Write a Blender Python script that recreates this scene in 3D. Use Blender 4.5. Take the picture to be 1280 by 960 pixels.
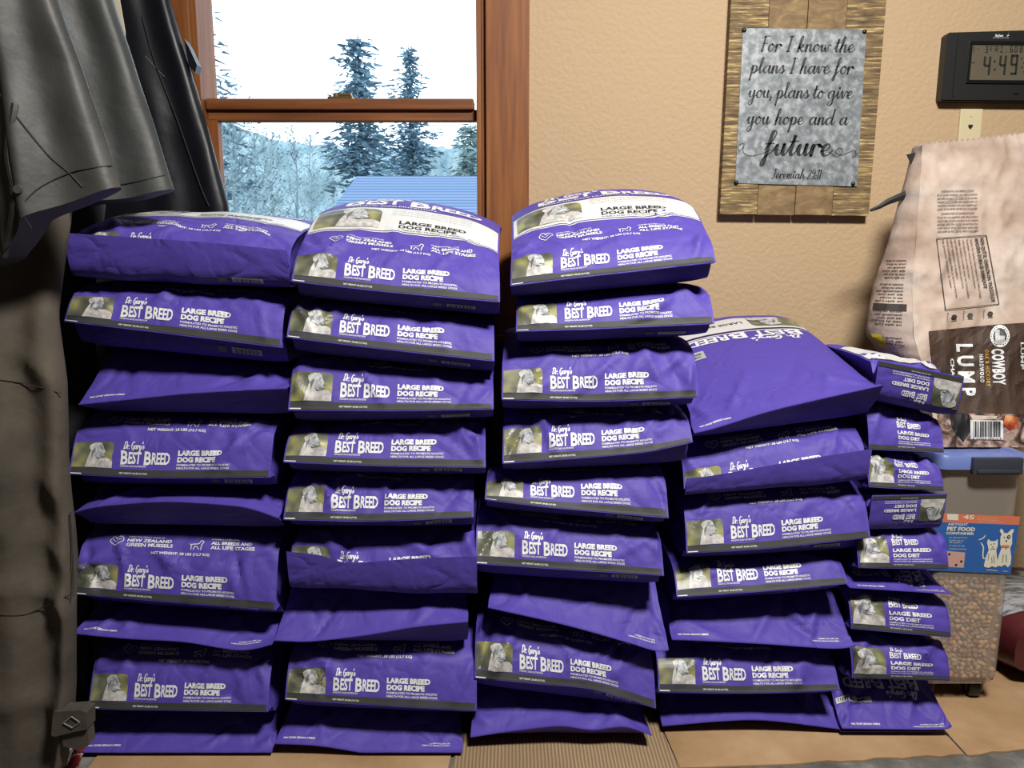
import bpy, bmesh, math, random
import numpy as np
from mathutils import Vector, noise as mnoise

# ------------------------------------------------------------------ scene, camera, light
for o in list(bpy.data.objects):
    bpy.data.objects.remove(o, do_unlink=True)
SC = bpy.context.scene
COL = SC.collection
H, PITCH, FPX = 1.013, math.radians(9.0), 940.0
cam = bpy.data.cameras.new('camera')
cam.sensor_fit = 'HORIZONTAL'; cam.sensor_width = 36.0; cam.lens = FPX / 1280 * 36
cam.clip_start = 0.05; cam.clip_end = 300
camo = bpy.data.objects.new('camera', cam); COL.objects.link(camo)
camo.location = (0, 0, H); camo.rotation_euler = (math.pi / 2 - PITCH, 0, 0)
SC.camera = camo
SC.view_settings.view_transform = 'Standard'
SC.view_settings.look = 'None'
SC.view_settings.gamma = 1.0
SC.view_settings.use_curve_mapping = False
SC.view_settings.exposure = 0.0
world = bpy.data.worlds.new('overcast_sky'); SC.world = world; world.use_nodes = True
bg = world.node_tree.nodes['Background']
bg.inputs[0].default_value = (0.72, 0.87, 1.0, 1); bg.inputs[1].default_value = 3.2

def area_light(name, loc, target, sx, sy, power, col):
    l = bpy.data.lights.new(name, 'AREA'); l.shape = 'RECTANGLE'; l.size = sx; l.size_y = sy
    l.energy = power; l.color = col
    o = bpy.data.objects.new(name, l); COL.objects.link(o); o.location = loc
    d = Vector(target) - Vector(loc)
    o.rotation_euler = d.to_track_quat('-Z', 'Y').to_euler()
    return o
area_light('ceiling_light', (0.62, 0.27, 2.56), (0.45, 0.95, 0), 0.42, 0.30, 114, (1.0, 0.965, 0.91))

# ------------------------------------------------------------------ picture geometry helpers
CP, SP = math.cos(PITCH), math.sin(PITCH)
def ray(px, py):
    a = (px - 640) / FPX; b = (480 - py) / FPX
    return Vector((a, CP + b * SP, -SP + b * CP))
def P(px, py, Y):
    d = ray(px, py); k = Y / d.y
    return Vector((d.x * k, Y, H + d.z * k))
def G(px, py, z=0.0):
    d = ray(px, py); k = (z - H) / d.z
    return Vector((d.x * k, d.y * k, z))

# ------------------------------------------------------------------ materials
MATS = {}
ALB = 0.70      # overall reflectance of the place
def tone(c): return tuple(x * ALB for x in c[:3])
def mat(name, col, rough=0.6, metal=0.0, spec=0.5, nodes=None, coat=0.0):
    m = bpy.data.materials.new(name); m.use_nodes = True
    nt = m.node_tree; b = nt.nodes['Principled BSDF']
    b.inputs['Base Color'].default_value = (*tone(col), 1); b.inputs['Roughness'].default_value = rough
    b.inputs['Metallic'].default_value = metal; b.inputs['Specular IOR Level'].default_value = spec
    b.inputs['Coat Weight'].default_value = coat
    if nodes: nodes(nt, b)
    MATS[name] = m
    return m
def tex(nt, coord='Object', scale=(1, 1, 1), rot=(0, 0, 0)):
    tc = nt.nodes.new('ShaderNodeTexCoord'); mp = nt.nodes.new('ShaderNodeMapping')
    mp.inputs['Scale'].default_value = scale; mp.inputs['Rotation'].default_value = rot
    nt.links.new(tc.outputs[coord], mp.inputs['Vector'])
    return mp.outputs['Vector']
def noise_n(nt, vec, scale, detail=3, rough=0.5, dist=0.0):
    n = nt.nodes.new('ShaderNodeTexNoise'); n.inputs['Scale'].default_value = scale
    n.inputs['Detail'].default_value = detail; n.inputs['Roughness'].default_value = rough
    n.inputs['Distortion'].default_value = dist
    nt.links.new(vec, n.inputs['Vector']); return n.outputs['Fac']
def ramp(nt, fac, stops):
    r = nt.nodes.new('ShaderNodeValToRGB'); e = r.color_ramp.elements
    while len(e) < len(stops): e.new(0.5)
    for i, (p, c) in enumerate(stops):
        e[i].position = p; e[i].color = (*tone(c), 1)
    nt.links.new(fac, r.inputs[0]); return r.outputs[0]
def bump(nt, b, h, strength=0.3, dist=0.01):
    n = nt.nodes.new('ShaderNodeBump'); n.inputs['Strength'].default_value = strength
    n.inputs['Distance'].default_value = dist
    nt.links.new(h, n.inputs['Height']); nt.links.new(n.outputs[0], b.inputs['Normal'])
def noisy(stops, scale, sc3=(1, 1, 1), bs=0.0, bd=0.005, detail=4, bscale=None, dist=0.0, nrough=0.55):
    def f(nt, b):
        v = tex(nt, scale=sc3)
        n = noise_n(nt, v, scale, detail, nrough, dist)
        nt.links.new(ramp(nt, n, stops), b.inputs['Base Color'])
        if bs:
            h = n if bscale is None else noise_n(nt, v, bscale, 3)
            bump(nt, b, h, bs, bd)
    return f
def bumpy(scale, s, d, sc3=(1, 1, 1), detail=3):
    def f(nt, b): bump(nt, b, noise_n(nt, tex(nt, scale=sc3), scale, detail), s, d)
    return f

def film(nt, b):
    v = tex(nt)
    n = noise_n(nt, v, 11, 2, .5, .7)
    s = nt.nodes.new('ShaderNodeMath'); s.operation = 'SUBTRACT'; s.inputs[1].default_value = .5; nt.links.new(n, s.inputs[0])
    a = nt.nodes.new('ShaderNodeMath'); a.operation = 'ABSOLUTE'; nt.links.new(s.outputs[0], a.inputs[0])
    m = nt.nodes.new('ShaderNodeMath'); m.operation = 'MINIMUM'; m.inputs[1].default_value = .12; nt.links.new(a.outputs[0], m.inputs[0])
    n2 = noise_n(nt, v, 45, 3)
    k = nt.nodes.new('ShaderNodeMath'); k.operation = 'MULTIPLY_ADD'; k.inputs[1].default_value = .10; nt.links.new(n2, k.inputs[0]); nt.links.new(m.outputs[0], k.inputs[2])
    bump(nt, b, k.outputs[0], .55, .022)
mat('purple', (0.095, 0.062, 0.40), 0.60, spec=0.28, nodes=film)
mat('purple_deep', (0.035, 0.022, 0.17), 0.45, nodes=bumpy(30, 0.3, 0.006))
mat('print_white', (0.86, 0.86, 0.86), 0.45)
mat('print_black', (0.012, 0.012, 0.014), 0.5)
mat('stripe', (0.05, 0.052, 0.05), 0.6, spec=.25)
mat('label_white', (0.72, 0.72, 0.72), 0.45, nodes=bumpy(30, 0.2, 0.004))
mat('photo_ground', (0.2, 0.2, 0.12), 0.4,
    nodes=noisy([(0.3, (0.06, 0.065, 0.045)), (0.52, (0.15, 0.152, 0.105)), (0.70, (0.36, 0.35, 0.12))], 26, detail=1))
mat('dog_coat', (0.5, 0.52, 0.52), 0.45,
    nodes=noisy([(0.35, (0.27, 0.29, 0.31)), (0.55, (0.52, 0.54, 0.55)), (0.7, (0.72, 0.72, 0.70))], 120, detail=2))
mat('dog_coat_pale', (0.62, 0.6, 0.58), 0.45,
    nodes=noisy([(0.35, (0.42, 0.40, 0.39)), (0.7, (0.74, 0.72, 0.69))], 90, detail=2))
mat('dog_shade', (0.17, 0.18, 0.2), 0.45)
mat('sticker_grey', (0.62, 0.62, 0.60), 0.5)
mat('badge_silver', (0.45, 0.45, 0.46), 0.4)

# ------------------------------------------------------------------ object helpers
def new_obj(name, verts, faces, mats, parent=None, org=(0, 0, 0), smooth=True, fmat=None, sharp=None):
    me = bpy.data.meshes.new(name)
    v = np.asarray(verts, float) - np.asarray(org, float)
    me.from_pydata([tuple(p) for p in v], [], [tuple(int(i) for i in f) for f in faces])
    if not isinstance(mats, (list, tuple)): mats = [mats]
    for m in mats: me.materials.append(MATS[m] if isinstance(m, str) else m)
    if fmat is not None: me.polygons.foreach_set('material_index', np.asarray(fmat, dtype=np.int32))
    me.polygons.foreach_set('use_smooth', [bool(smooth)] * len(me.polygons))
    if smooth and sharp: me.set_sharp_from_angle(angle=math.radians(sharp))
    me.update()
    o = bpy.data.objects.new(name, me); COL.objects.link(o)
    if parent is not None: o.parent = parent
    else: o.location = org
    return o
def empty(name, loc):
    o = bpy.data.objects.new(name, None); COL.objects.link(o); o.location = loc
    o.empty_display_size = 0.1
    return o
def tag(o, label=None, cat=None, group=None, kind=None):
    if label: o['label'] = label
    if cat: o['category'] = cat
    if group: o['group'] = group
    if kind: o['kind'] = kind
    return o
class MB:
    """collects shapes into one mesh"""
    def __init__(s): s.v, s.f, s.m = [], [], []
    def add(s, verts, faces, mi=0):
        n = len(s.v); s.v += [tuple(p) for p in verts]
        s.f += [tuple(int(i) + n for i in f) for f in faces]; s.m += [mi] * len(faces)
        return s
    def box(s, a, b, mi=0, bev=0.0, rot=None, c=None):
        bm = bmesh.new(); bmesh.ops.create_cube(bm, size=1)
        a = Vector(a); b = Vector(b)
        for v in bm.verts:
            v.co = Vector(((a.x + b.x) / 2 + v.co.x * (b.x - a.x), (a.y + b.y) / 2 + v.co.y * (b.y - a.y), (a.z + b.z) / 2 + v.co.z * (b.z - a.z)))
        if bev: bmesh.ops.bevel(bm, geom=bm.edges[:], offset=bev, segments=2, affect='EDGES', profile=0.6)
        bm.verts.index_update()
        s.add([v.co[:] for v in bm.verts], [[v.index for v in f.verts] for f in bm.faces], mi); bm.free(); return s
    def tube(s, pts, r, n=8, mi=0, cap=True):
        pts = [Vector(p) for p in pts]; rs = r if isinstance(r, (list, tuple)) else [r] * len(pts)
        V, F = [], []
        t0 = (pts[1] - pts[0]).normalized()
        u = t0.orthogonal().normalized()
        for i, p in enumerate(pts):
            t = (pts[min(i + 1, len(pts) - 1)] - pts[max(i - 1, 0)]).normalized()
            u = (u - t * u.dot(t)).normalized(); w = t.cross(u)
            for k in range(n):
                a = 2 * math.pi * k / n
                V.append(p + (u * math.cos(a) + w * math.sin(a)) * rs[i])
        for i in range(len(pts) - 1):
            for k in range(n):
                F.append((i * n + k, i * n + (k + 1) % n, (i + 1) * n + (k + 1) % n, (i + 1) * n + k))
        if cap:
            F.append(tuple(range(n))[::-1]); F.append(tuple(range((len(pts) - 1) * n, len(pts) * n)))
        return s.add(V, F, mi)
    def prism(s, poly, axis_fn, d0, d1, mi=0):
        """poly: 2D outline; axis_fn(x, y, d) -> 3D; extruded between d0 and d1"""
        n = len(poly)
        V = [axis_fn(x, y, d0) for x, y in poly] + [axis_fn(x, y, d1) for x, y in poly]
        F = [tuple(range(n)), tuple(range(2 * n - 1, n - 1, -1))] + [(i, i + n, (i + 1) % n + n, (i + 1) % n) for i in range(n)]
        bm = bmesh.new(); vs = [bm.verts.new(p) for p in V]
        for f in F: bm.faces.new([vs[i] for i in f])
        bmesh.ops.recalc_face_normals(bm, faces=bm.faces[:])
        bmesh.ops.triangulate(bm, faces=[f for f in bm.faces if len(f.verts) > 4])
        bm.verts.index_update()
        s.add([v.co[:] for v in bm.verts], [[v.index for v in f.verts] for f in bm.faces], mi); bm.free(); return s
    def build(s, name, mats, parent=None, org=(0, 0, 0), smooth=False, sharp=35):
        return new_obj(name, s.v, s.f, mats, parent, org, smooth, s.m, sharp)

# ------------------------------------------------------------------ flat lettering and print (2D)
_fc = {}
def text2d(s, h, bold=0.0, xs=1.0, sp=1.0, align='L', res=2):
    """lettering with cap height h; baseline at y = 0"""
    key = (s, bold, sp, res)
    if key not in _fc:
        cu = bpy.data.curves.new('lettering', 'FONT'); cu.body = s; cu.size = 1; cu.offset = bold
        cu.space_character = sp; cu.resolution_u = res; cu.fill_mode = 'FRONT'
        o = bpy.data.objects.new('lettering', cu); COL.objects.link(o)
        dg = bpy.context.evaluated_depsgraph_get()
        me = o.evaluated_get(dg).to_mesh(); me.calc_loop_triangles()
        v = np.array([p.co[:2] for p in me.vertices]).reshape(-1, 2)
        t = np.array([lt.vertices[:] for lt in me.loop_triangles], int).reshape(-1, 3)
        o.evaluated_get(dg).to_mesh_clear()
        bpy.data.objects.remove(o, do_unlink=True); bpy.data.curves.remove(cu)
        _fc[key] = (v, t)
    v, t = _fc[key]
    k = h / 0.729
    v = v * np.array([k * xs, k])
    x0, x1 = v[:, 0].min(), v[:, 0].max()
    v = v - np.array([{'L': x0, 'C': (x0 + x1) / 2, 'R': x1}[align], 0])
    return v, t
def fit(d, x0, x1, y0=None):
    """stretch 2D print so that it spans x0..x1"""
    v, t = d; a, b = v[:, 0].min(), v[:, 0].max()
    v = v.copy(); v[:, 0] = x0 + (v[:, 0] - a) * (x1 - x0) / (b - a)
    if y0 is not None: v[:, 1] += y0
    return v, t
def shift(d, x, y): return d[0] + np.array([x, y]), d[1]
def merge(ds):
    V, T, n = [], [], 0
    for v, t in ds:
        V.append(v); T.append(np.asarray(t) + n); n += len(v)
    return np.concatenate(V), np.concatenate(T)
def rect2d(x0, y0, x1, y1, nx=1, ny=1):
    xs, ys = np.linspace(x0, x1, nx + 1), np.linspace(y0, y1, ny + 1)
    v = np.array([(x, y) for y in ys for x in xs]); t = []
    for j in range(ny):
        for i in range(nx):
            a = j * (nx + 1) + i; b = a + nx + 1
            t += [(a, a + 1, b + 1), (a, b + 1, b)]
    return v, np.array(t)
def poly2d(pts):
    from mathutils.geometry import tessellate_polygon
    t = tessellate_polygon([[Vector((x, y, 0)) for x, y in pts]])
    T = []
    for a, b, c in t:
        (ax, ay), (bx, by), (cx, cy) = pts[a], pts[b], pts[c]
        T.append((a, b, c) if (bx - ax) * (cy - ay) - (by - ay) * (cx - ax) > 0 else (a, c, b))
    return np.array(pts, float), np.array(T, int).reshape(-1, 3)
def disc2d(x, y, rx, ry=None, n=18, a0=0.0, a1=2 * math.pi):
    ry = ry or rx
    return poly2d([(x + rx * math.cos(a0 + (a1 - a0) * k / n), y + ry * math.sin(a0 + (a1 - a0) * k / n)) for k in range(n)])
def refine(d, L):
    v, t = [list(p) for p in d[0]], [tuple(x) for x in d[1]]
    for _ in range(9):
        out, mid, done = [], {}, True
        for a, b, c in t:
            es = [(a, b, c), (b, c, a), (c, a, b)]
            ls = [math.dist(v[e[0]], v[e[1]]) for e in es]
            i = ls.index(max(ls))
            if ls[i] <= L: out.append((a, b, c)); continue
            done = False; p, q, r = es[i]; k = (min(p, q), max(p, q))
            if k not in mid:
                mid[k] = len(v); v.append([(v[p][0] + v[q][0]) / 2, (v[p][1] + v[q][1]) / 2])
            m = mid[k]; out += [(p, m, r), (m, q, r)]
        t = out
        if done: break
    return np.array(v), np.array(t)
def catmull(pts, n=6):
    p = [pts[0]] + list(pts) + [pts[-1]]; out = []
    for i in range(1, len(p) - 2):
        for k in range(n):
            t = k / n
            q = []
            for c in range(len(pts[0])):
                a, b, cc, d = p[i - 1][c], p[i][c], p[i + 1][c], p[i + 2][c]
                q.append(0.5 * (2 * b + (cc - a) * t + (2 * a - 5 * b + 4 * cc - d) * t * t + (3 * b - a - 3 * cc + d) * t ** 3))
            out.append(tuple(q))
    out.append(tuple(pts[-1])); return out
def stroke2d(pts, w0, w1=None, n=6):
    """ribbon along a smooth line, thick (w1) where it runs down and thin (w0) elsewhere"""
    w1 = w1 or w0
    p = np.array(catmull(pts, n)); d = np.gradient(p, axis=0)
    l = np.maximum(np.linalg.norm(d, axis=1), 1e-9); d = d / l[:, None]
    w = w0 + (w1 - w0) * np.clip(-d[:, 1], 0, 1) ** 1.3
    nn = np.stack([-d[:, 1], d[:, 0]], 1) * (w / 2)[:, None]
    v = np.concatenate([p - nn, p + nn]); m = len(p)
    t = []
    for i in range(m - 1): t += [(i, i + 1, m + i + 1), (i, m + i + 1, m + i)]
    c0 = disc2d(p[-1][0], p[-1][1], w[-1] / 2, n=8); c1 = disc2d(p[0][0], p[0][1], w[0] / 2, n=8)
    return merge([(v, np.array(t)), c0, c1])

# brush-script alphabet: x-height 1, ascenders 2, descenders -1
N1 = [(0, .5), (.18, .98), (.17, .5), (.12, 0)]
BOWL = [(.8, .8), (.55, 1), (.22, .75), (.12, .35), (.28, .02), (.52, .15), (.78, .75)]
HL = [(.05, .4), (.4, 1.2), (.55, 1.85), (.42, 2.05), (.3, 1.6), (.2, .7), (.12, 0)]
SCRIPT = {
 'a': ([BOWL, [(.8, .95), (.74, .4), (.84, .02), (1.0, .12), (1.12, .4)]], 1.05),
 'd': ([BOWL, [(.95, 2.0), (.84, 1.0), (.78, .35), (.88, .02), (1.05, .12), (1.18, .4)]], 1.1),
 'e': ([[(.05, .35), (.45, .5), (.62, .8), (.45, 1.0), (.2, .75), (.14, .35), (.32, .02), (.6, .1), (.85, .45)]], .8),
 'f': ([[(.1, .5), (.5, 1.2), (.72, 1.85), (.55, 2.05), (.4, 1.6), (.3, .6), (.2, -.4), (.1, -.85), (-.05, -.8), (.05, -.3), (.35, .05), (.7, .4)], [(.08, .95), (.65, 1.0)]], .72),
 'F': ([[(.4, 1.95), (.33, 1.0), (.22, 0)], [(.08, 1.7), (.4, 1.98), (.95, 2.0)], [(.3, 1.0), (.72, 1.08)]], .85),
 'g': ([BOWL, [(.8, .95), (.78, .2), (.7, -.6), (.45, -.95), (.2, -.75), (.4, -.3), (.8, .05), (1.1, .4)]], 1.05),
 'h': ([HL, [(.15, .4), (.4, .9), (.62, .92), (.64, .5), (.62, .1), (.8, 0), (1.0, .4)]], .95),
 'i': ([[(0, .4), (.25, .95), (.22, .3), (.34, 0), (.6, .4)], [(.33, 1.45), (.36, 1.35)]], .55),
 'k': ([HL, [(.15, .4), (.5, .95), (.66, .75), (.35, .5), (.2, .48)], [(.3, .5), (.55, .1), (.75, 0), (.95, .35)]], .92),
 'l': ([[(0, .4), (.35, 1.2), (.5, 1.85), (.36, 2.05), (.26, 1.6), (.18, .5), (.3, 0), (.6, .4)]], .55),
 'm': ([N1, [(.15, .4), (.38, .95), (.54, .9), (.52, .4), (.48, 0)], [(.5, .4), (.75, .95), (.92, .9), (.9, .3), (1.0, 0), (1.22, .4)]], 1.2),
 'n': ([N1, [(.15, .4), (.4, .95), (.6, .9), (.6, .3), (.7, 0), (.95, .4)]], .92),
 'o': ([[(.5, 1), (.22, .8), (.12, .35), (.32, 0), (.6, .2), (.68, .65), (.5, 1), (.56, .82), (.95, .75)]], .85),
 'p': ([[(0, .5), (.22, 1.0), (.18, .2), (.05, -.95)], [(.15, .3), (.4, .95), (.68, .85), (.7, .35), (.45, 0), (.18, .1)], [(.5, .02), (.95, .4)]], .92),
 'r': ([N1, [(.15, .45), (.35, .9), (.58, .97), (.62, .8)], [(.5, .95), (.8, .75)]], .72),
 's': ([[(0, .3), (.35, 1.05), (.42, .75), (.55, .35), (.35, 0), (.1, .08)], [(.35, 0), (.8, .4)]], .7),
 't': ([[(0, .4), (.3, 1.2), (.38, 1.7), (.28, .8), (.22, .3), (.36, 0), (.62, .4)], [(.05, 1.15), (.65, 1.22)]], .6),
 'u': ([[(0, .5), (.2, .95), (.16, .35), (.3, .02), (.5, .2), (.68, .95)], [(.68, .95), (.64, .3), (.76, 0), (1.0, .4)]], .96),
 'v': ([[(0, .6), (.18, .98), (.25, .5), (.35, 0), (.55, .5), (.65, .95), (.9, .85)]], .82),
 'w': ([[(0, .6), (.18, .95), (.18, .35), (.35, .02), (.52, .4), (.58, .9)], [(.56, .5), (.7, .02), (.92, .4), (.95, .95), (1.2, .85)]], 1.12),
 'y': ([[(0, .5), (.2, .95), (.18, .4), (.32, .08), (.52, .25), (.7, .95)], [(.7, .95), (.68, .1), (.58, -.65), (.35, -.95), (.15, -.75), (.4, -.25), (.95, .35)]], .95),
 'I': ([[(.5, 2), (.42, 1.0), (.3, 0)], [(.25, 1.95), (.75, 2.02)], [(.08, 0), (.55, .03)]], .8),
 'J': ([[(.2, 1.9), (.6, 2.0), (1.0, 1.95)], [(.65, 1.98), (.55, .8), (.4, .1), (.15, -.1), (0, .15)]], .85),
 'D': ([[(.35, 1.95), (.28, 1.0), (.2, 0)], [(0, 1.75), (.5, 2.05), (1.05, 1.7), (1.1, .8), (.7, .1), (.1, 0)]], 1.25),
 'G': ([[(.95, 1.75), (.65, 2.0), (.25, 1.6), (.1, .8), (.3, .1), (.7, .1), (.95, .7)], [(.55, .85), (1.0, .85), (.95, .2), (.8, -.4), (.4, -.3)]], 1.15),
 ',': ([[(.15, .12), (.14, 0), (.05, -.3)]], .35), '.': ([[(.12, .1), (.13, 0)]], .4), "'": ([[(.15, 2), (.1, 1.6)]], .3),
 ':': ([[(.15, .8), (.15, .7)], [(.12, .1), (.12, 0)]], .35), ' ': ([], .5),
 '2': ([[(.1, 1.5), (.35, 1.95), (.65, 1.6), (.5, .9), (.05, 0), (.75, .05)]], .85),
 '9': ([[(.65, 1.6), (.4, 1.95), (.1, 1.5), (.3, 1.05), (.65, 1.5), (.6, .8), (.4, 0)]], .8),
 '1': ([[(.05, 1.6), (.3, 1.95), (.25, 1.0), (.2, 0)]], .45),
}
def script2d(s, xh, w0=.1, w1=.24, slant=.1, n=6, space=None):
    ds, x = [], 0.0
    for ch in s:
        st, adv = SCRIPT[ch]
        for q in st:
            ds.append(stroke2d([(px + x + slant * py, py) for px, py in q], w0, w1, n))
        x += adv if ch != ' ' or space is None else space
    v, t = merge(ds)
    return v * xh, t
# ------------------------------------------------------------------ room shell
YW, XL, XR, YB, ZC = 2.12, -1.30, 2.1, -2.4, 2.6
mat('wall_low_bounce', (0.07, 0.045, 0.03), 0.8)  # unseen side and front walls, coloured dark to weaken the bounce light
mat('wall_paint', (0.60, 0.425, 0.25), 0.75, nodes=bumpy(85, 0.35, 0.006, detail=2))
mat('ceiling_paint', (0.4, 0.38, 0.34), 0.9)
mat('concrete', (0.3, 0.29, 0.27), 0.85,
    nodes=noisy([(0.3, (0.07, 0.068, 0.06)), (0.55, (0.15, 0.145, 0.13)), (0.75, (0.30, 0.29, 0.26))], 14, bs=0.3, bd=0.004, detail=8, bscale=60))
mat('fir_wood', (0.36, 0.13, 0.045), 0.55, spec=.3, nodes=noisy(
    [(0.3, (0.19, 0.058, 0.014)), (0.5, (0.28, 0.093, 0.022)), (0.75, (0.38, 0.145, 0.038))], 7, (9, 9, 0.5), detail=5))
mat('fir_wood_rail', (0.36, 0.13, 0.045), 0.55, spec=.3, nodes=noisy(
    [(0.3, (0.17, 0.052, 0.014)), (0.5, (0.25, 0.082, 0.022)), (0.75, (0.34, 0.125, 0.036))], 7, (0.5, 9, 9), detail=5))
mat('glass_pane', (1, 1, 1), 0.02)
def glassify(m, tint=(1, 1, 1), refl=0.06):
    nt = m.node_tree; b = nt.nodes['Principled BSDF']; out = nt.nodes['Material Output']
    tr = nt.nodes.new('ShaderNodeBsdfTransparent'); tr.inputs[0].default_value = (*tint, 1)
    gl = nt.nodes.new('ShaderNodeBsdfGlossy'); gl.inputs['Roughness'].default_value = 0.02
    fr = nt.nodes.new('ShaderNodeFresnel'); fr.inputs[0].default_value = 1.35
    mx = nt.nodes.new('ShaderNodeMixShader')
    nt.links.new(fr.outputs[0], mx.inputs[0]); nt.links.new(tr.outputs[0], mx.inputs[1]); nt.links.new(gl.outputs[0], mx.inputs[2])
    nt.links.new(mx.outputs[0], out.inputs[0])
glassify(MATS['glass_pane'])

T = 0.10
WX0, WX1 = P(240, 60, YW).x, P(609, 60, YW).x          # window opening
WZ0, WZ1 = 0.82, 2.15
def struct(o): return tag(o, kind='structure')
struct(MB().box((XL - T, YB - T, -0.1), (XR + T, YW + 0.14, 0)).build('floor', 'concrete'))
struct(MB().box((XL - T, YB - T, ZC), (XR + T, YW + 0.14, ZC + 0.1)).build('ceiling', 'ceiling_paint'))
struct(MB().box((XL - T, YB - T, 0), (XL, YW + 0.14, ZC)).build('wall_left', 'wall_low_bounce'))
struct(MB().box((XR, YB - T, 0), (XR + T, YW + 0.14, ZC)).build('wall_right', 'wall_low_bounce'))
struct(MB().box((XL, YB - T, 0), (XR, YB, ZC)).build('wall_front', 'wall_low_bounce'))
b = MB()
b.box((XL, YW, 0), (WX0, YW + 0.14, ZC)).box((WX1, YW, 0), (XR, YW + 0.14, ZC))
b.box((WX0, YW, 0), (WX1, YW + 0.14, WZ0)).box((WX0, YW, WZ1), (WX1, YW + 0.14, ZC))
struct(b.build('wall_back', 'wall_paint'))
struct(MB().box((WX1 + 0.3, YW - 0.014, 0), (XR, YW, 0.085), bev=0.003).build('baseboard_back', 'fir_wood_rail'))

# window: casing, jambs, two sashes, glass, lock
win = empty('window_1', ((WX0 + WX1) / 2, YW, WZ0)); struct(win); wo = win.location
cw = 0.112
b = MB()
b.box((WX1 - 0.004, YW - 0.02, WZ0 - .1), (WX1 + cw, YW, WZ1 + cw), 0, .003)
b.box((WX0 - cw, YW - 0.02, WZ0 - .1), (WX0 + .004, YW, WZ1 + cw), 0, .003)
b.build('casing', 'fir_wood', win, wo)
b = MB().box((WX0 - cw, YW - 0.02, WZ1), (WX1 + cw, YW + 0.0, WZ1 + cw), 0, .003).build('head_casing', 'fir_wood_rail', win, wo)
MB().box((WX0 - cw, YW - 0.045, WZ0 - .03), (WX1 + cw, YW + 0.05, WZ0), 0, .004).build('sill', 'fir_wood_rail', win, wo)
b = MB()
b.box((WX1 - 0.016, YW + 0.0, WZ0), (WX1, YW + 0.12, WZ1), 0, .002).box((WX0, YW, WZ0), (WX0 + .016, YW + 0.12, WZ1), 0, .002)
b.box((WX1 - 0.030, YW + 0.004, WZ0), (WX1 - .016, YW + 0.02, WZ1), 0, .002)
b.build('jamb', 'fir_wood', win, wo)
YS = YW + 0.035
zr0, zr1, zr2 = P(400, 151, YS).z, P(400, 137, YS).z, P(400, 124, YS).z
sash = MB()
xs0, xs1 = WX0 + .018, WX1 - .018
sash.box((xs1 - .012, YS, WZ0), (xs1 + .004, YS + .03, zr0 + .005), 0, .002).box((xs0 - .004, YS, WZ0), (xs0 + .025, YS + .03, zr0 + .005), 0, .002)
ls = sash.build('lower_sash', 'fir_wood', win, wo)
b = MB().box((xs0, YS, zr0), (xs1, YS + .03, zr1), 0, .002)
b.box((xs0, YS, WZ0), (xs1, YS + .03, WZ0 + .05), 0, .002)
b.build('sash_rail', 'fir_wood_rail', ls, wo)
MB().box((xs0, YS - 0.014, zr1 - .002), (xs1 - .02, YS + .05, zr2), 0, .005).build('meeting_rail', 'fir_wood_rail', win, wo)
b = MB().box((xs0, YS + .016, WZ0 + .04), (xs1, YS + .019, zr0 + .01))
b.build('lower_glass', 'glass_pane', win, wo)
b = MB().box((xs0 - .02, YS + .066, zr1), (xs1 + .02, YS + .069, WZ1))
b.build('upper_glass', 'glass_pane', win, wo)
mat('brass', (0.35, 0.24, 0.1), 0.35, 0.8)
lk = P(425, 122, YS)
b = MB().box((lk.x - .035, YS + .0, zr2 - .001), (lk.x + .035, YS + .03, zr2 + .008), 0, .002)
b.tube([(lk.x - .012, YS + .015, zr2 + .006), (lk.x - .012, YS + .015, zr2 + .018)], .010, 10)
b.box((lk.x - .01, YS + .008, zr2 + .010), (lk.x + .03, YS + .02, zr2 + .018), 0, .002)
b.build('sash_lock', 'brass', win, wo)

# ------------------------------------------------------------------ bags of dog food
def smooth_interp(xs, ys, q):
    """rounded interpolation through given points"""
    c = catmull(list(zip(xs, ys)), 10)
    return np.interp(q, [p[0] for p in c], [p[1] for p in c])
PT = {  # rise of the upper panel behind the leading edge
 'A': [(0, 0), (.010, .24), (.023, .52), (.039, .76), (.062, .90), (.10, .98), (.15, 1)],
 'AT': [(0, 0), (.012, .13), (.026, .27), (.048, .42), (.08, .545), (.12, .70), (.17, .84), (.23, .94), (.30, 1)],
 'B': [(0, 0), (.02, .15), (.04, .33), (.065, .57), (.09, .78), (.12, .92), (.16, 1)],
 'BT': [(0, 0), (.03, .15), (.06, .29), (.12, .50), (.20, .70), (.30, .87), (.42, 1)],
 'C': [(0, 0), (.03, .08), (.05, .45), (.08, .80), (.115, 1)],
 'CT': [(0, 0), (.03, .12), (.05, .36), (.09, .64), (.15, .86), (.24, 1)],
}
PT['AS'] = [(0, 0), (.007, .34), (.018, .70), (.032, .90), (.06, 1)]
PB = {
 'A': [(0, 0), (.012, .02), (.030, .10), (.041, .70), (.054, .97), (.08, 1)],
 'B': [(0, 0), (.03, .06), (.045, .3), (.06, .8), (.09, 1)],
 'S': [(0, 0), (.008, .10), (.030, .52), (.052, .92), (.075, 1)],
 'C': [(0, 0), (.002, .25), (.004, .55), (.010, .80), (.020, .93), (.045, 1)],
}
DS = np.array([0, .003, .006, .010, .014, .018, .022, .026, .030, .035, .040, .046, .052, .058, .065, .072, .08, .09, .10, .112, .125, .14, .158, .18, .205, .23, .26, .30, .34, .39, .45, .50, .54, .57, .59, .60])
NX = 64

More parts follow.
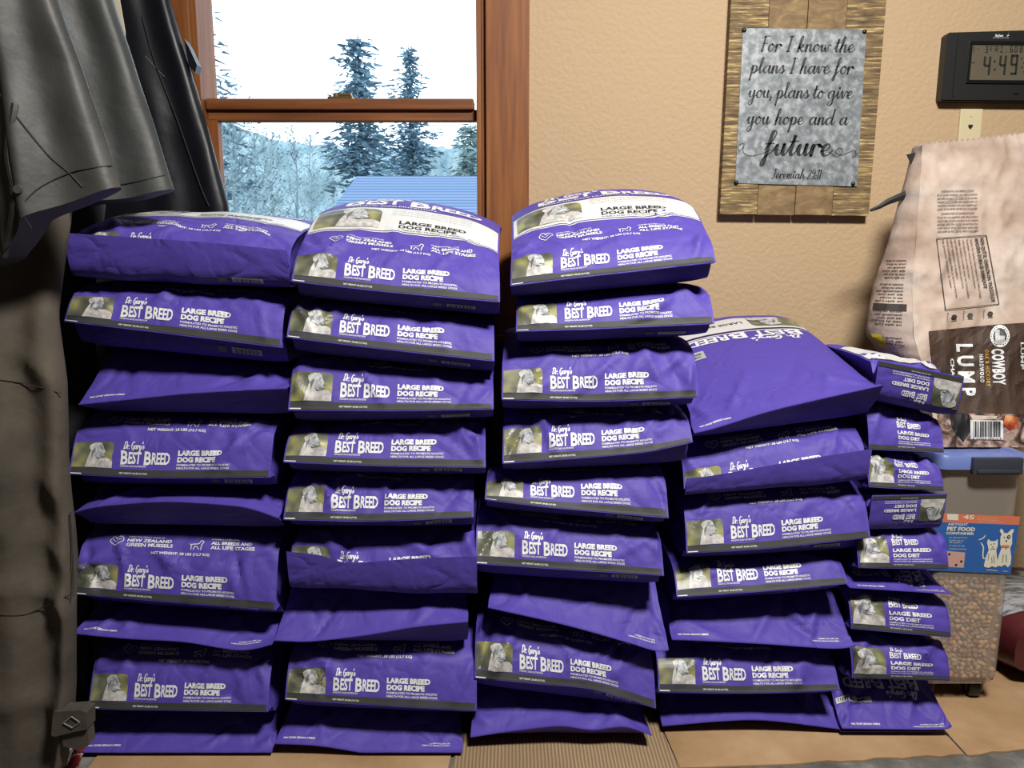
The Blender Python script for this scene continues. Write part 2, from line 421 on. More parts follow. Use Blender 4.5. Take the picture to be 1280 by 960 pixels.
class Bag:
    def __init__(s, kind, F, B, Yf, above, seed, L=0.60, th=None, slope=0.0, crown=0.0, under=None, wr=1.0, skew=0.0):
        rnd = random.Random(seed); s.kind = kind
        W = [P(px, py, Yf) for px, py in F]
        zmin = 0.014 if B is None else -9
        xl, xr = W[0].x, W[-1].x
        s.xl, s.xr, s.wid = xl, xr, xr - xl
        Sv = 0.5 - 0.5 * np.cos(np.pi * np.linspace(0, 1, NX)); Sv = 0.55 * np.linspace(0, 1, NX) + 0.45 * Sv
        s.S = Sv
        X0 = xl + Sv * s.wid
        Fz = np.maximum(smooth_interp([w.x for w in W], [w.z for w in W], X0), zmin)
        if B is None: s.zbl = s.zbr = 0.0065
        else: s.zbl, s.zbr = P(F[0][0], B[0], Yf + .025).z, P(F[-1][0], B[1], Yf + .025).z
        def zb(x): return s.zbl + (s.zbr - s.zbl) * np.clip((x - xl) / s.wid, -.05, 1.05)
        s.zb = zb
        d = DS * (L / 0.60) if L > .5 else np.concatenate([DS[:22], np.linspace(.17, L, 12)])
        ny = len(d); s.d = d
        top = above is None
        pt = PT['AS' if (kind == 'A' and L < .5) else kind + ('T' if top else '')]; pb = PB[under or kind]
        ptv = np.interp(d, [a for a, _ in pt], [q for _, q in pt]); pbv = np.interp(d, [a for a, _ in pb], [q for _, q in pb])
        bw = {'A': .985, 'B': .955, 'C': .985}[kind] if L > .5 else .965
        wv = np.interp(d, [0, .03, .08, L - .1, L], [1, .995, bw, bw, .93])
        xc = (xl + xr) / 2
        XX = xc + (X0[None, :] - xc) * wv[:, None] + skew * d[:, None]
        ZB = zb(XX)
        if top:
            ZT = ZB + th + slope * d[:, None] + crown * (1 - (2 * Sv[None, :] - 1) ** 2) * np.clip(d / .15, 0, 1)[:, None]
        else:
            ZT = above.zb(XX) - 0.0025
        ZT = np.maximum(ZT, ZB + .03)
        edge = np.abs(2 * Sv - 1)
        FF = Fz[None, :]
        zt = FF + (np.maximum(ZT, FF + .012) - FF) * ptv[:, None]
        if kind == 'C': zt -= (.026 * np.exp(-((d - .017) / .011) ** 2) * np.clip(d / .006, 0, 1))[:, None]
        zt -= (0.010 * edge ** 8)[None, :] * np.clip(d / .05, 0, 1)[:, None]
        zbm = FF + (ZB - FF) * pbv[:, None]
        zbm += (0.006 * edge ** 8)[None, :] * np.clip((d - .02) / .05, 0, 1)[:, None]
        e = np.interp(d, [0, L - .10, L - .05, L - .02, L], [0, 0, .12, .5, .97])[:, None]
        mid = (ZT * .45 + ZB * .55)
        zt = zt * (1 - e) + mid * e; zbm = zbm * (1 - e) + mid * e
        zt = np.maximum(zt, zbm + .0016)
        YY = Yf + d[:, None] + 0 * XX
        Pt = np.stack([XX, YY, zt], -1); Pb = np.stack([XX, YY, zbm], -1)
        # creases and crumple of the plastic film
        al = np.concatenate([[0], np.cumsum(np.linalg.norm(np.diff(Pt[:, NX // 2], axis=0), axis=-1))])
        s.tt = al
        U = Sv * s.wid
        disp = np.zeros_like(XX)
        for j in range(ny):
            for i in range(NX):
                disp[j, i] = mnoise.noise((U[i] * 9 + seed * 3.1, al[j] * 14, seed)) * .0035 + mnoise.noise((U[i] * 24, al[j] * 34 + seed, seed * 1.7)) * .0016
        for k in range(15):
            side = rnd.random() < .6
            if side:
                x0 = (rnd.uniform(0, .25) if rnd.random() < .45 else rnd.uniform(.7, 1)) * s.wid; t0 = rnd.uniform(.03, .12)
            else: x0, t0 = rnd.uniform(.1, .9) * s.wid, rnd.uniform(.05, .16)
            an = rnd.choice([-1, 1]) * rnd.uniform(.5, 1.3); ln = rnd.uniform(.025, .085); wd = rnd.uniform(.0055, .011); am = rnd.uniform(.002, .0075) * rnd.choice([-1, 1, 1])
            ca, sa = math.cos(an), math.sin(an)
            du = U[None, :] - x0; dt = al[:, None] - t0
            a1 = du * ca + dt * sa; a2 = -du * sa + dt * ca
            disp += am * np.exp(-(a2 / wd) ** 2) * np.exp(-(a1 / ln) ** 2)
        fade = np.clip(al / .02, .12, 1)[:, None] * np.clip((1 - edge) / .06, .15, 1)[None, :]
        if not top: fade = fade * np.interp(al, [0, .09, .15], [1, 1, .25])[:, None]
        disp *= fade * wr
        Nt = s.normals(Pt)
        Pt = Pt + Nt * disp[..., None]
        disb = np.zeros_like(XX)
        for j in range(ny):
            if d[j] < .12:
                for i in range(NX): disb[j, i] = mnoise.noise((U[i] * 11 + seed, d[j] * 20, seed + 7)) * .004
        Pb = Pb - s.normals(Pb) * (disb * np.clip(d / .02, .1, 1)[:, None] * wr)[..., None] * np.where(d < .045, 1, .2)[:, None, None]
        Pt[..., 2] = np.maximum(Pt[..., 2], Pb[..., 2] + .0012)
        if not top:
            lim = (above.zb(XX) - .0022) + np.where(d < .035, .03, 0)[:, None]
            Pt[..., 2] = np.minimum(Pt[..., 2], np.maximum(lim, Pb[..., 2] + .0012))
        low = (ZB if B is not None else 0 * ZB + .0065)
        Pb[..., 2] = np.where((d > .03)[:, None], np.maximum(Pb[..., 2], low - .0004), Pb[..., 2])
        s.Pt, s.Pb, s.Yf, s.L = Pt, Pb, Yf, L
        s.albot = np.concatenate([[0], np.cumsum(np.linalg.norm(np.diff(Pb[:, NX // 2], axis=0), axis=-1))])
        s.Nt, s.Nb = s.normals(Pt), -s.normals(Pb)
    def normals(s, Pg):
        a = np.gradient(Pg, axis=1); b = np.gradient(Pg, axis=0)
        n = np.cross(a, b); return n / np.maximum(np.linalg.norm(n, axis=-1, keepdims=True), 1e-12)
    def body(s):
        ny, K = len(s.d), 5
        V, F = [], []
        for j in range(ny):
            ring = [tuple(p) for p in s.Pt[j]]
            thick = np.clip((s.Pt[j, -1, 2] - s.Pb[j, -1, 2]) / .09, 0, 1)
            for k in range(1, K):
                q = k / K; p = s.Pt[j, -1] * (1 - q) + s.Pb[j, -1] * q
                ring.append((p[0] - .018 * thick * math.sin(math.pi * q) ** 1.0, p[1], p[2]))
            ring += [tuple(p) for p in s.Pb[j][::-1]]
            for k in range(1, K):
                q = k / K; p = s.Pb[j, 0] * (1 - q) + s.Pt[j, 0] * q
                ring.append((p[0] + .018 * thick * math.sin(math.pi * q), p[1], p[2]))
            V += ring
        n = len(V) // ny
        for j in range(ny - 1):
            for i in range(n):
                F.append((j * n + i, j * n + (i + 1) % n, (j + 1) * n + (i + 1) % n, (j + 1) * n + i))
        F.append(tuple(range(n))[::-1]); F.append(tuple(range((ny - 1) * n, ny * n)))
        return V, F
    def place(s, v, off, grid='top', wref=0.40, rot=False):
        """2D print in bag millimetres (x from the left edge, t from the leading edge) onto the film"""
        Pg, Ng, al = (s.Pt, s.Nt, s.tt) if grid == 'top' else (s.Pb, s.Nb, s.albot)
        x = v[:, 0] / wref; t = v[:, 1]
        if grid == 'bot_rot': x = 1 - x
        if rot: x = 1 - x
        x = np.clip(x, 0.004, .996); t = np.clip(t, .0005, al[-1] * .98)
        i = np.clip(np.searchsorted(s.S, x) - 1, 0, NX - 2); fx = (x - s.S[i]) / (s.S[i + 1] - s.S[i])
        j = np.clip(np.searchsorted(al, t) - 1, 0, len(al) - 2); fy = (t - al[j]) / (al[j + 1] - al[j])
        def bl(A):
            return (A[j, i] * ((1 - fx) * (1 - fy))[:, None] + A[j, i + 1] * (fx * (1 - fy))[:, None]
                    + A[j + 1, i] * ((1 - fx) * fy)[:, None] + A[j + 1, i + 1] * (fx * fy)[:, None])
        return bl(Pg) + bl(Ng) * off

# printed matter, laid out on a 0.40 m wide bag; t runs up from the leading edge
KT = 1.20
def dog_head(x0, t0, k, kx=1.0):
    """sitting hound looking right, drawn in a unit square; returns (head, chest, ear, shade) prints"""
    q = lambda pts: poly2d([(x0 + a * k * kx, t0 + b * k) for a, b in pts])
    chest = q([(.0, 0), (1.0, 0), (1.0, .24), (.90, .34), (.78, .38), (.62, .36), (.48, .34), (.40, .42), (.36, .60), (.24, .70), (.14, .62), (.06, .36)])
    head = q([(.30, .44), (.24, .66), (.27, .88), (.36, .98), (.48, .98), (.57, .92), (.62, .78), (.68, .66), (.73, .56), (.70, .44), (.60, .39), (.48, .38), (.38, .40)])
    ear = q([(.34, .985), (.20, .95), (.08, .86), (.10, .74), (.17, .62), (.26, .68), (.31, .80), (.38, .90)])
    sh = [q([(.68, .60), (.735, .575), (.72, .50), (.67, .53)]), q([(.52, .78), (.57, .78), (.57, .74), (.53, .74)]),
          q([(.50, .46), (.67, .45), (.66, .425), (.52, .43)]), q([(.20, .62), (.30, .78), (.33, .70), (.27, .52), (.22, .34)]), q([(.40, .42), (.56, .375), (.50, .34), (.42, .36)])]
    return head, chest, ear, sh
def photo_layout(x0, x1, t0, t1, r=.008, closeup=False):
    w, h = x1 - x0, t1 - t0
    pts = [(x0, t0), (x1 - r, t0)] + [(x1 - r + r * math.sin(a), t0 + r - r * math.cos(a)) for a in (.5, 1.0)] + [(x1, t0 + r), (x1, t1 - r)] + \
          [(x1 - r + r * math.cos(a), t1 - r + r * math.sin(a)) for a in (.5, 1.0)] + [(x1 - r, t1), (x0, t1)]
    fr = refine(poly2d(pts), .006)
    k = h * .97; dw = w * (.66 if not closeup else 1.0)
    head, chest, ear, sh = dog_head(x1 - dw, t0 + h * .01, k, dw / k * .995)
    out = [(fr, 0, 0), (refine(chest, .006), 2, 1), (refine(head, .006), 1, 2), (refine(ear, .006), 2, 3)]
    return out + [(refine(x, .006), 3, 4) for x in sh]
def brand2d(x0, x1, t0, cap):
    """arched small-capital brand name with its signature line, underline text"""
    w = x1 - x0
    parts = []
    B1 = text2d('B', cap, .03, .6); est = text2d('EST', cap * .86, .03, .6, .95)
    a = fit(B1, 0, .14); b = fit(est, .15, .41); c = fit(B1, .475, .62); d_ = fit(text2d('REED', cap * .86, .03, .6, .95), .63, 1.0)
    v, t = merge([shift(a, 0, -cap * .06), b, shift(c, 0, -cap * .06), d_])
    v[:, 1] -= .0
    v = v * np.array([w, 1]) + np.array([x0, t0])
    parts.append((v, t))
    parts.append(shift(fit(script2d("Dr. Gary's", cap * .25, .24, .36, .2, 4), x0 + .04 * w, x0 + .47 * w), 0, t0 + cap * 1.06))
    return merge(parts)
def _big_layout():
    L = {}
    L['brand_lettering'] = merge([
        brand2d(.099, .196, .0215 * KT, .0225 * KT),
        fit(text2d('HOLISTIC DOG NUTRITION', .0028 * KT, .02), .099, .150, .0155 * KT),
        fit(text2d('NET WEIGHT: 28 LBS (12.7 KG)', .0026 * KT, .02), .099, .154, .0040 * KT)])
    L['recipe_lettering'] = merge([
        fit(text2d('LARGE BREED', .0082 * KT, .06), .211, .302, .0365 * KT),
        fit(text2d('DOG RECIPE', .0082 * KT, .06), .211, .290, .0255 * KT),
        fit(text2d('FORMULATED TO PROMOTE HOLISTIC', .0034 * KT, .02), .211, .317, .0190 * KT),
        fit(text2d('HEALTH FOR ALL LARGE BREED DOGS', .0034 * KT, .02), .211, .317, .0137 * KT)])
    heart = lambda x, t, k: [stroke2d([(x, t - .5 * k), (x - .9 * k, t + .1 * k), (x - .7 * k, t + .75 * k), (x - .25 * k, t + .75 * k), (x, t + .35 * k)], .0014),
                             stroke2d([(x, t - .5 * k), (x + .9 * k, t + .1 * k), (x + .7 * k, t + .75 * k), (x + .25 * k, t + .75 * k), (x, t + .35 * k)], .0014),
                             stroke2d([(x - .6 * k, t + .5 * k), (x - .3 * k, t + .2 * k), (x, t)], .001), stroke2d([(x + .6 * k, t + .5 * k), (x + .3 * k, t + .2 * k), (x, t)], .001)]
    t0 = .092
    dogs = lambda x, t, k: [stroke2d([(x - 1.0 * k, t), (x - .9 * k, t + .8 * k), (x - .3 * k, t + .9 * k), (x + .2 * k, t + 1.0 * k), (x + .5 * k, t + 1.5 * k), (x + .9 * k, t + 1.3 * k), (x + .7 * k, t + .8 * k), (x + .6 * k, t)], .0016),
                            stroke2d([(x - .6 * k, t), (x - .4 * k, t + .5 * k), (x, t + .4 * k), (x + .25 * k, t)], .0016),
                            stroke2d([(x - 1.2 * k, t + .9 * k), (x - .95 * k, t + .7 * k)], .0016)]
    L['claim_lettering'] = merge([
        fit(text2d('NET WEIGHT: 28 LBS (12.7 KG)', .0052, .03), .145, .262, t0),
        fit(text2d('GREEN MUSSELS', .0068, .035), .092, .186, t0 + .014),
        fit(text2d('NEW ZEALAND', .0068, .035), .092, .182, t0 + .0235),
        fit(text2d('WITH THE GREAT TASTE OF', .003, .02), .092, .165, t0 + .033),
        *heart(.071, t0 + .022, .0145),
        fit(text2d('ALL LIFE STAGES', .0066, .035), .262, .352, t0 + .014),
        fit(text2d('ALL BREEDS AND', .0066, .035), .262, .345, t0 + .0235),
        fit(text2d('FORMULATED FOR', .003, .02), .262, .318, t0 + .033),
        *dogs(.235, t0 + .012, .0125)])
    for k in L: L[k] = refine(L[k], .006)
    return L
BIG = _big_layout()
PHOTO = photo_layout(.003, .083, .0125 * KT, .056 * KT)
STRIPE = refine(rect2d(.004, .0008, .396, .0115 * KT, 60, 3), 1)
TICK = rect2d(.003, .0008, .025, .0028)
BAR = merge([rect2d(.295 + x, .0, .295 + x + w, 1) for x, w in [(0.004, .001), (.007, .002), (.011, .001), (.014, .001), (.017, .003), (.022, .001), (.025, .002), (.029, .001), (.032, .003), (.037, .001), (.04, .002), (.044, .001), (.047, .002), (.051, .001)]])
FAM = fit(text2d('FAMILY-OWNED SINCE 1994', .0042, .035), .015, .082, .008)
WAR = merge([fit(text2d('SOME FOODS SOUND WONDERFUL', .0028, .02), .015, .075, .0105), fit(text2d('BUT ARE TOO PERFECT', .0028, .02), .015, .060, .0055)])

def emit(bag, name, parts, mats, root, org, grid='top', wref=.40, rot=False, kt=1.0):
    """parts: list of (2D print, material index, layer)"""
    V, F, M, n = [], [], [], 0
    for (v, t), mi, layer in parts:
        v = v * np.array([1, kt])
        p = bag.place(v, .0009 + .00035 * layer, grid, wref, rot)
        t = np.asarray(t)
        F += [tuple(x) for x in (t + n)]; V.append(p); M += [mi] * len(t); n += len(p)
    V = np.concatenate(V)
    o = new_obj(name, V, F, mats, root, org, False, M)
    return o
DOGM = ['photo_ground', 'dog_coat', 'dog_coat_pale', 'dog_shade']

def big_bag(label, kind, F, B, Yf, above, seed, claims=True, fam=True, war=True, bar=None, **kw):
    g = Bag(kind, F, B, Yf, above, seed, **kw)
    org = ((g.xl + g.xr) / 2, Yf + g.L / 2, min(g.zbl, g.zbr))
    root = empty('dog_food_bag', org)
    tag(root, label, 'dog food bag', 'large purple dog food bags')
    V, Fc = g.body(); new_obj('body', V, Fc, 'purple', root, org, True, None, 50)
    if kind in 'AC':
        if kind == 'A':
            emit(g, 'bottom_stripe', [(STRIPE, 0, 0), (TICK, 1, 1)], ['stripe', 'print_white'], root, org)
        emit(g, 'dog_picture', PHOTO, DOGM, root, org)
        emit(g, 'brand_lettering', [(BIG['brand_lettering'], 0, 1)], ['print_white'], root, org)
        emit(g, 'recipe_lettering', [(BIG['recipe_lettering'], 0, 1)], ['print_white'], root, org)
        if claims: emit(g, 'claim_lettering', [(BIG['claim_lettering'], 0, 1)], ['print_white'], root, org)
        if bar:
            t0, t1 = bar
            bl = (BAR[0] * np.array([1, (t1 - t0) * .8]) + np.array([0, t0 + (t1 - t0) * .15]), BAR[1])
            bc = emit(g, 'barcode_sticker', [(rect2d(.295, t0, .352, t1, 8, 3), 0, 1), (bl, 1, 2),
                 (fit(text2d('BEST BEFORE', .003), .235, .260, t0 + .006), 2, 1), (fit(text2d('MADE IN USA', .003), .235, .262, t0 + .001), 2, 1),
                 (rect2d(.268, t0, .285, t1), 2, 1)], ['sticker_grey', 'print_black', 'dog_shade'], root, org, 'bot')
    else:
        if fam: emit(g, 'slogan_lettering', [((np.array([.40, 0]) + (FAM[0] - np.array([0, 0.026])) * np.array([-1, -1]) - np.array([.40, 0]) + np.array([.097, 0]), FAM[1]), 0, 1)], ['print_white'], root, org)
        if war: emit(g, 'notice_lettering', [((np.array([.372, .0270]) - (WAR[0] - np.array([.015, 0])), WAR[1]), 0, 1)], ['print_white'], root, org)
    return g, root, org

C1, C2, C3, C4, C5 = 1.42, 1.42, 1.44, 1.48, 1.49
def stack(Y, rows, builder):
    above = None; res = []
    for i, r in enumerate(rows):
        r = dict(r); lab = r.pop('l'); k = r.pop('k'); F = r.pop('F'); B = r.pop('B', None); dy = r.pop('dy', 0)
        g = builder(lab, k, F, B, Y + dy, above, **r)
        res.append(g); above = g[0]
    return res
s1 = stack(C1, [
 dict(l='top bag of the leftmost stack, blank purple gusset folded up over its dog picture', k='C', F=[(80, 292), (200, 300), (280, 306), (358, 314)], B=(348, 361), seed=11, th=.128, slope=.03, crown=.012, bar=(0.062, 0.074), wr=1.1),
 dict(l='second bag from the top of the leftmost stack, printed base tilting right above a barcode', k='A', F=[(80, 402), (215, 418), (352, 435)], B=(432, 458), seed=12, bar=(0.042, 0.056)),
 dict(l='third bag from the top of the leftmost stack, slanting purple seal flap out', k='B', F=[(98, 506), (140, 502), (240, 492), (358, 486)], B=(518, 524), seed=13, under='S', war=False),
 dict(l='fourth bag from the top of the leftmost stack, printed base below dim claim lettering', k='A', F=[(86, 593), (200, 598), (338, 597)], B=(610, 613), seed=14, bar=(0.040, 0.050)),
 dict(l='fifth bag from the top of the leftmost stack, shaded seal edge curling upward', k='B', F=[(92, 641), (130, 633), (210, 628), (300, 634), (348, 648)], B=(663, 667), seed=15, under='S', fam=False, war=False),
 dict(l='fourth bag from the bottom of the leftmost stack, tall printed purple face creased at right', k='A', F=[(92, 743), (200, 752), (345, 763)], B=(758, 776), seed=16, bar=(0.040, 0.050), wr=1.4),
 dict(l='third bag from the bottom of the leftmost stack, flap with inverted lettering at both ends', k='B', F=[(90, 792), (150, 798), (230, 803), (300, 813), (340, 806)], B=(808, 819), seed=17),
 dict(l='second bag from the bottom of the leftmost stack, printed purple base out', k='A', F=[(110, 886), (180, 888), (335, 890)], B=(898, 901), seed=18, wr=1.3),
 dict(l='lowest purple bag of the leftmost stack, seal flap out beside the brown coat hem', k='B', F=[(98, 957), (180, 949), (260, 945), (340, 948)], seed=19, war=False),
], big_bag)
s2 = stack(C2, [
 dict(l='top bag of the second stack from left, white panel showing before the window', k='A', F=[(364, 352), (490, 366), (625, 378)], B=(372, 397), seed=21, th=.185, slope=.03, crown=.028, bar=(0.042, 0.049)),
 dict(l='second bag from the top of the second stack from left, printed base sloping right', k='A', F=[(358, 422), (480, 437), (618, 452)], B=(442, 469), seed=22, bar=(0.042, 0.049)),
 dict(l='third bag from the top of the second stack from left, level printed purple base', k='A', F=[(360, 513), (490, 514), (617, 512)], B=(531, 527), seed=23, bar=(0.042, 0.051)),
 dict(l='fourth bag from the top of the second stack from left, crumpled right corner', k='A', F=[(354, 578), (480, 583), (607, 585)], B=(594, 599), seed=24, bar=(0.042, 0.051), wr=1.2),
 dict(l='middle bag of the second stack from left, printed base stopping short at right', k='A', F=[(354, 650), (470, 652), (592, 647)], B=(664, 664), seed=25, bar=(0.041, 0.051), wr=1.3),
 dict(l='fourth bag from the bottom of the second stack from left, blank dark end folded over', k='C', F=[(358, 690), (400, 695), (435, 704), (520, 699), (596, 696)], B=(737, 746), seed=26, wr=1.6, claims=False),
 dict(l='third bag from the bottom of the second stack from left, blank flap rising right', k='B', F=[(343, 801), (390, 802), (460, 794), (520, 784), (585, 778)], B=(808, 813), seed=27, under='S', fam=False, war=False),
 dict(l='second bag from the bottom of the second stack from left, printed purple base out', k='A', F=[(356, 875), (470, 882), (596, 889)], B=(892, 902), seed=28, wr=1.2),
 dict(l='lowest bag of the second stack from left, purple seal flap drooping right', k='B', F=[(343, 930), (400, 933), (470, 944), (520, 949), (578, 951)], seed=29),
], big_bag)
s3 = stack(C3, [
 dict(l='top bag of the middle stack, highest of all, white panel showing below the sign', k='A', F=[(638, 358), (700, 350), (790, 340), (895, 328)], B=(373, 351), seed=31, th=.168, slope=.05, crown=.03),
 dict(l='second bag from the top of the middle stack, printed base shaded along its top', k='A', F=[(645, 415), (760, 411), (893, 405)], B=(431, 421), seed=32, bar=(0.042, 0.050)),
 dict(l='third bag from the top of the middle stack, level printed base under lit claims', k='A', F=[(627, 500), (750, 502), (873, 497)], B=(516, 511), seed=33, bar=(0.042, 0.050)),
 dict(l='fourth bag from the top of the middle stack, printed base rising to a crumpled corner', k='A', F=[(628, 580), (740, 572), (810, 565), (866, 553)], B=(594, 583), seed=34, wr=1.5),
 dict(l='fifth bag from the top of the middle stack, shaded printed base dropping right', k='A', F=[(606, 625), (690, 635), (836, 648)], B=(641, 661), seed=35, bar=(0.042, 0.051)),
 dict(l='fourth bag from the bottom of the middle stack, brightly lit printed purple base', k='A', F=[(594, 705), (700, 712), (830, 720)], B=(724, 738), seed=36, bar=(0.042, 0.051)),
 dict(l='third bag from the bottom of the middle stack, blank flap dropping steeply right', k='B', F=[(610, 760), (700, 780), (780, 802), (820, 814), (836, 813)], B=(778, 816), seed=37, fam=False),
 dict(l='second bag from the bottom of the middle stack, printed base buckled across its wording', k='A', F=[(593, 848), (680, 856), (745, 863), (820, 886)], B=(866, 894), seed=38, bar=(0.041, 0.052), wr=1.8),
 dict(l='lowest bag of the middle stack, seal edge over a dark creased underside', k='B', F=[(588, 922), (650, 913), (700, 908), (740, 913), (780, 909), (815, 920)], seed=39, under='S', fam=False, war=False, dy=.0),
], big_bag)
s4 = stack(C4, [
 dict(l='top bag of the fourth stack from left, wide blank purple end draping forward', k='B', F=[(868, 542), (900, 534), (960, 515), (1040, 496), (1105, 482)], B=(552, 524), seed=41, th=.115, slope=.13, crown=.018, war=False, under='S'),
 dict(l='second bag from the top of the fourth stack from left, flap covering its lettering', k='C', F=[(858, 599), (900, 594), (1000, 576), (1090, 562)], B=(620, 603), seed=42),
 dict(l='third bag from the top of the fourth stack from left, brightly lit printed base', k='A', F=[(858, 692), (960, 686), (1088, 672)], B=(705, 692), seed=43, bar=(0.042, 0.049)),
 dict(l='middle bag of the fourth stack from left, printed base in shade', k='A', F=[(846, 747), (950, 740), (1060, 730)], B=(760, 744), seed=44, bar=(0.042, 0.048)),
 dict(l='third bag from the bottom of the fourth stack from left, flap with inverted lettering', k='B', F=[(840, 800), (870, 801), (950, 805), (1040, 811), (1068, 808)], B=(808, 817), seed=45),
 dict(l='second bag from the bottom of the fourth stack from left, level printed base', k='A', F=[(823, 865), (940, 867), (1050, 863)], B=(878, 877), seed=46, bar=(0.042, 0.049)),
 dict(l='lowest bag of the fourth stack from left, seal edge over a dark curved underside', k='B', F=[(828, 908), (900, 902), (960, 901), (1058, 913)], seed=47, under='S', fam=False, war=False, dy=.015),
], big_bag)
# display panel on the exposed tops
def top_panel(res, name, t0, flip=False):
    g, root, org = res; sc = lambda d: d
    parts = [(rect2d(.004, t0, .396, t0 + .10, 40, 10), 0, 0),
             (rect2d(.004, t0 - .006, .396, t0 - .003, 40, 1), 0, 0),
             (rect2d(.004, t0 + .10, .396, t0 + .104, 40, 1), 1, 1),
             (fit(text2d('LARGE BREED', .012, .04), .19, .33, t0 + .026), 2, 1), (fit(text2d('DOG RECIPE', .011, .04), .19, .31, t0 + .011), 2, 1),
             (fit(text2d('FORMULATED TO PROMOTE HOLISTIC HEALTH', .004, .01), .19, .36, t0 + .003), 2, 1)]
    for k in range(4): parts.append((fit(text2d('real meat first ingredient wholesome grains vitamins', .0035), .17, .34, t0 + .060 + k * .009), 3, 1))
    emit(g, 'white_label', parts, ['label_white', 'print_black', 'print_black', 'dog_shade'], root, org)
    emit(g, 'label_picture', [(a, b_, c + 2) for a, b_, c in photo_layout(.012, .15, t0 + .008, t0 + .088, .02)], DOGM, root, org)
    emit(g, 'title_lettering', [(refine(brand2d(.06, .36, t0 + .125, .045), .02), 0, 1), (fit(text2d('HOLISTIC DOG NUTRITION', .006, .02), .07, .26, t0 + .110), 0, 1)], ['print_white'], root, org)
top_panel(s2[0], 'x', .158)
top_panel(s3[0], 'x', .158)
top_panel(s1[0], 'x', .175)
g, root, org = s4[0]
def r180(d, cx, ct): return np.array([2 * cx, 2 * ct]) - d[0], d[1]
emit(g, 'title_lettering', [(refine(r180(brand2d(.05, .36, .0, .040), .205, .185), .02), 0, 1)], ['print_white'], root, org)
emit(g, 'title_stripe', [(rect2d(.004, .376, .396, .380, 30, 1), 0, 0)], ['print_white'], root, org)
emit(g, 'silver_badge', [(refine(rect2d(.004, .268, .085, .305, 6, 4), .02), 0, 1), (r180(fit(text2d('GRAIN INCLUSIVE', .008, .03), .01, .075, 0), .044, .1475), 1, 2),
                         (r180(fit(text2d('LAB TESTED', .008, .03), .015, .07, 0), .044, .141), 1, 2)], ['badge_silver', 'print_black'], root, org)
emit(g, 'white_label', [(rect2d(.004, .392, .396, .49, 30, 8), 0, 0), (r180(fit(text2d('LARGE BREED', .015, .03), .03, .17, 0), .13, .225), 1, 1), (rect2d(.004, .384, .396, .389, 30, 1), 1, 1)], ['label_white', 'print_black'], root, org)
emit(g, 'label_picture', [(r180(a, .20, .4425), b_, c + 2) for a, b_, c in photo_layout(.012, .15, .400, .480, .02)], DOGM, root, org)

# ------------------------------------------------------------------ the stack of small bags
def _small_layout():
    br = merge([brand2d(.082, .145, .058, .016),
                fit(text2d('LARGE BREED', .0085, .045), .082, .172, .0405), fit(text2d('DOG DIET', .0085, .045), .082, .145, .0275),
                fit(text2d('FORMULATED TO PROMOTE HOLISTIC', .0030, .02), .082, .173, .0205), fit(text2d('HEALTH FOR ALL LARGE BREED DOGS', .0030, .02), .082, .173, .0155),
                fit(text2d('NET WEIGHT: 4 LBS (1.8 KG)', .0024, .01), .082, .128, .0075)])
    return refine(br, .006)
SMALL = _small_layout()
SPH = photo_layout(.004, .072, .012, .080, .010, True)
def small_bag(label, kind, F, B, Yf, above, seed, inv=False, ttl=False, kt=1.0, pic=True, **kw):
    g = Bag(kind, F, B, Yf, above, seed, L=.36, **kw)
    org = ((g.xl + g.xr) / 2, Yf + g.L / 2, min(g.zbl, g.zbr))
    root = empty('dog_food_bag', org); tag(root, label, 'dog food bag', 'small purple dog food bags')
    V, Fc = g.body(); new_obj('body', V, Fc, 'purple', root, org, True, None, 50)
    if kind == 'A' or inv:
        kw2 = dict(grid='bot', rot=True) if inv else {}
        st = rect2d(.002, .0008, .208, .011, 24, 2)
        emit(g, 'bottom_stripe', [(st, 0, 0)], ['stripe'], root, org, wref=.21, kt=kt, **kw2)
        if pic: emit(g, 'dog_picture', SPH, DOGM, root, org, wref=.21, kt=kt, **kw2)
        emit(g, 'brand_lettering', [(SMALL, 0, 1)], ['print_white'], root, org, wref=.21, kt=kt, **kw2)
    if kind == 'B':
        emit(g, 'slogan_lettering', [((np.array([.075, .0125]) - (fit(FAM, 0, .055)[0] - np.array([0, .008])), FAM[1]), 0, 1),
             ((np.array([.198, .0175]) - (WAR[0] - np.array([.015, 0])), WAR[1]), 0, 1)], ['print_white'], root, org, wref=.21)
        if ttl:
            emit(g, 'title_lettering', [(refine(r180(brand2d(.03, .185, .0, .028), .105, ttl / 2), .015), 0, 1)], ['print_white'], root, org, wref=.21)
            emit(g, 'barcode_sticker', [(rect2d(.004, .058, .075, .070, 6, 2), 0, 1)] + [(rect2d(.008 + .004 * k, .060, .0095 + .004 * k, .068), 1, 2) for k in range(15)], ['sticker_grey', 'print_black'], root, org, wref=.21)
    return g, root, org
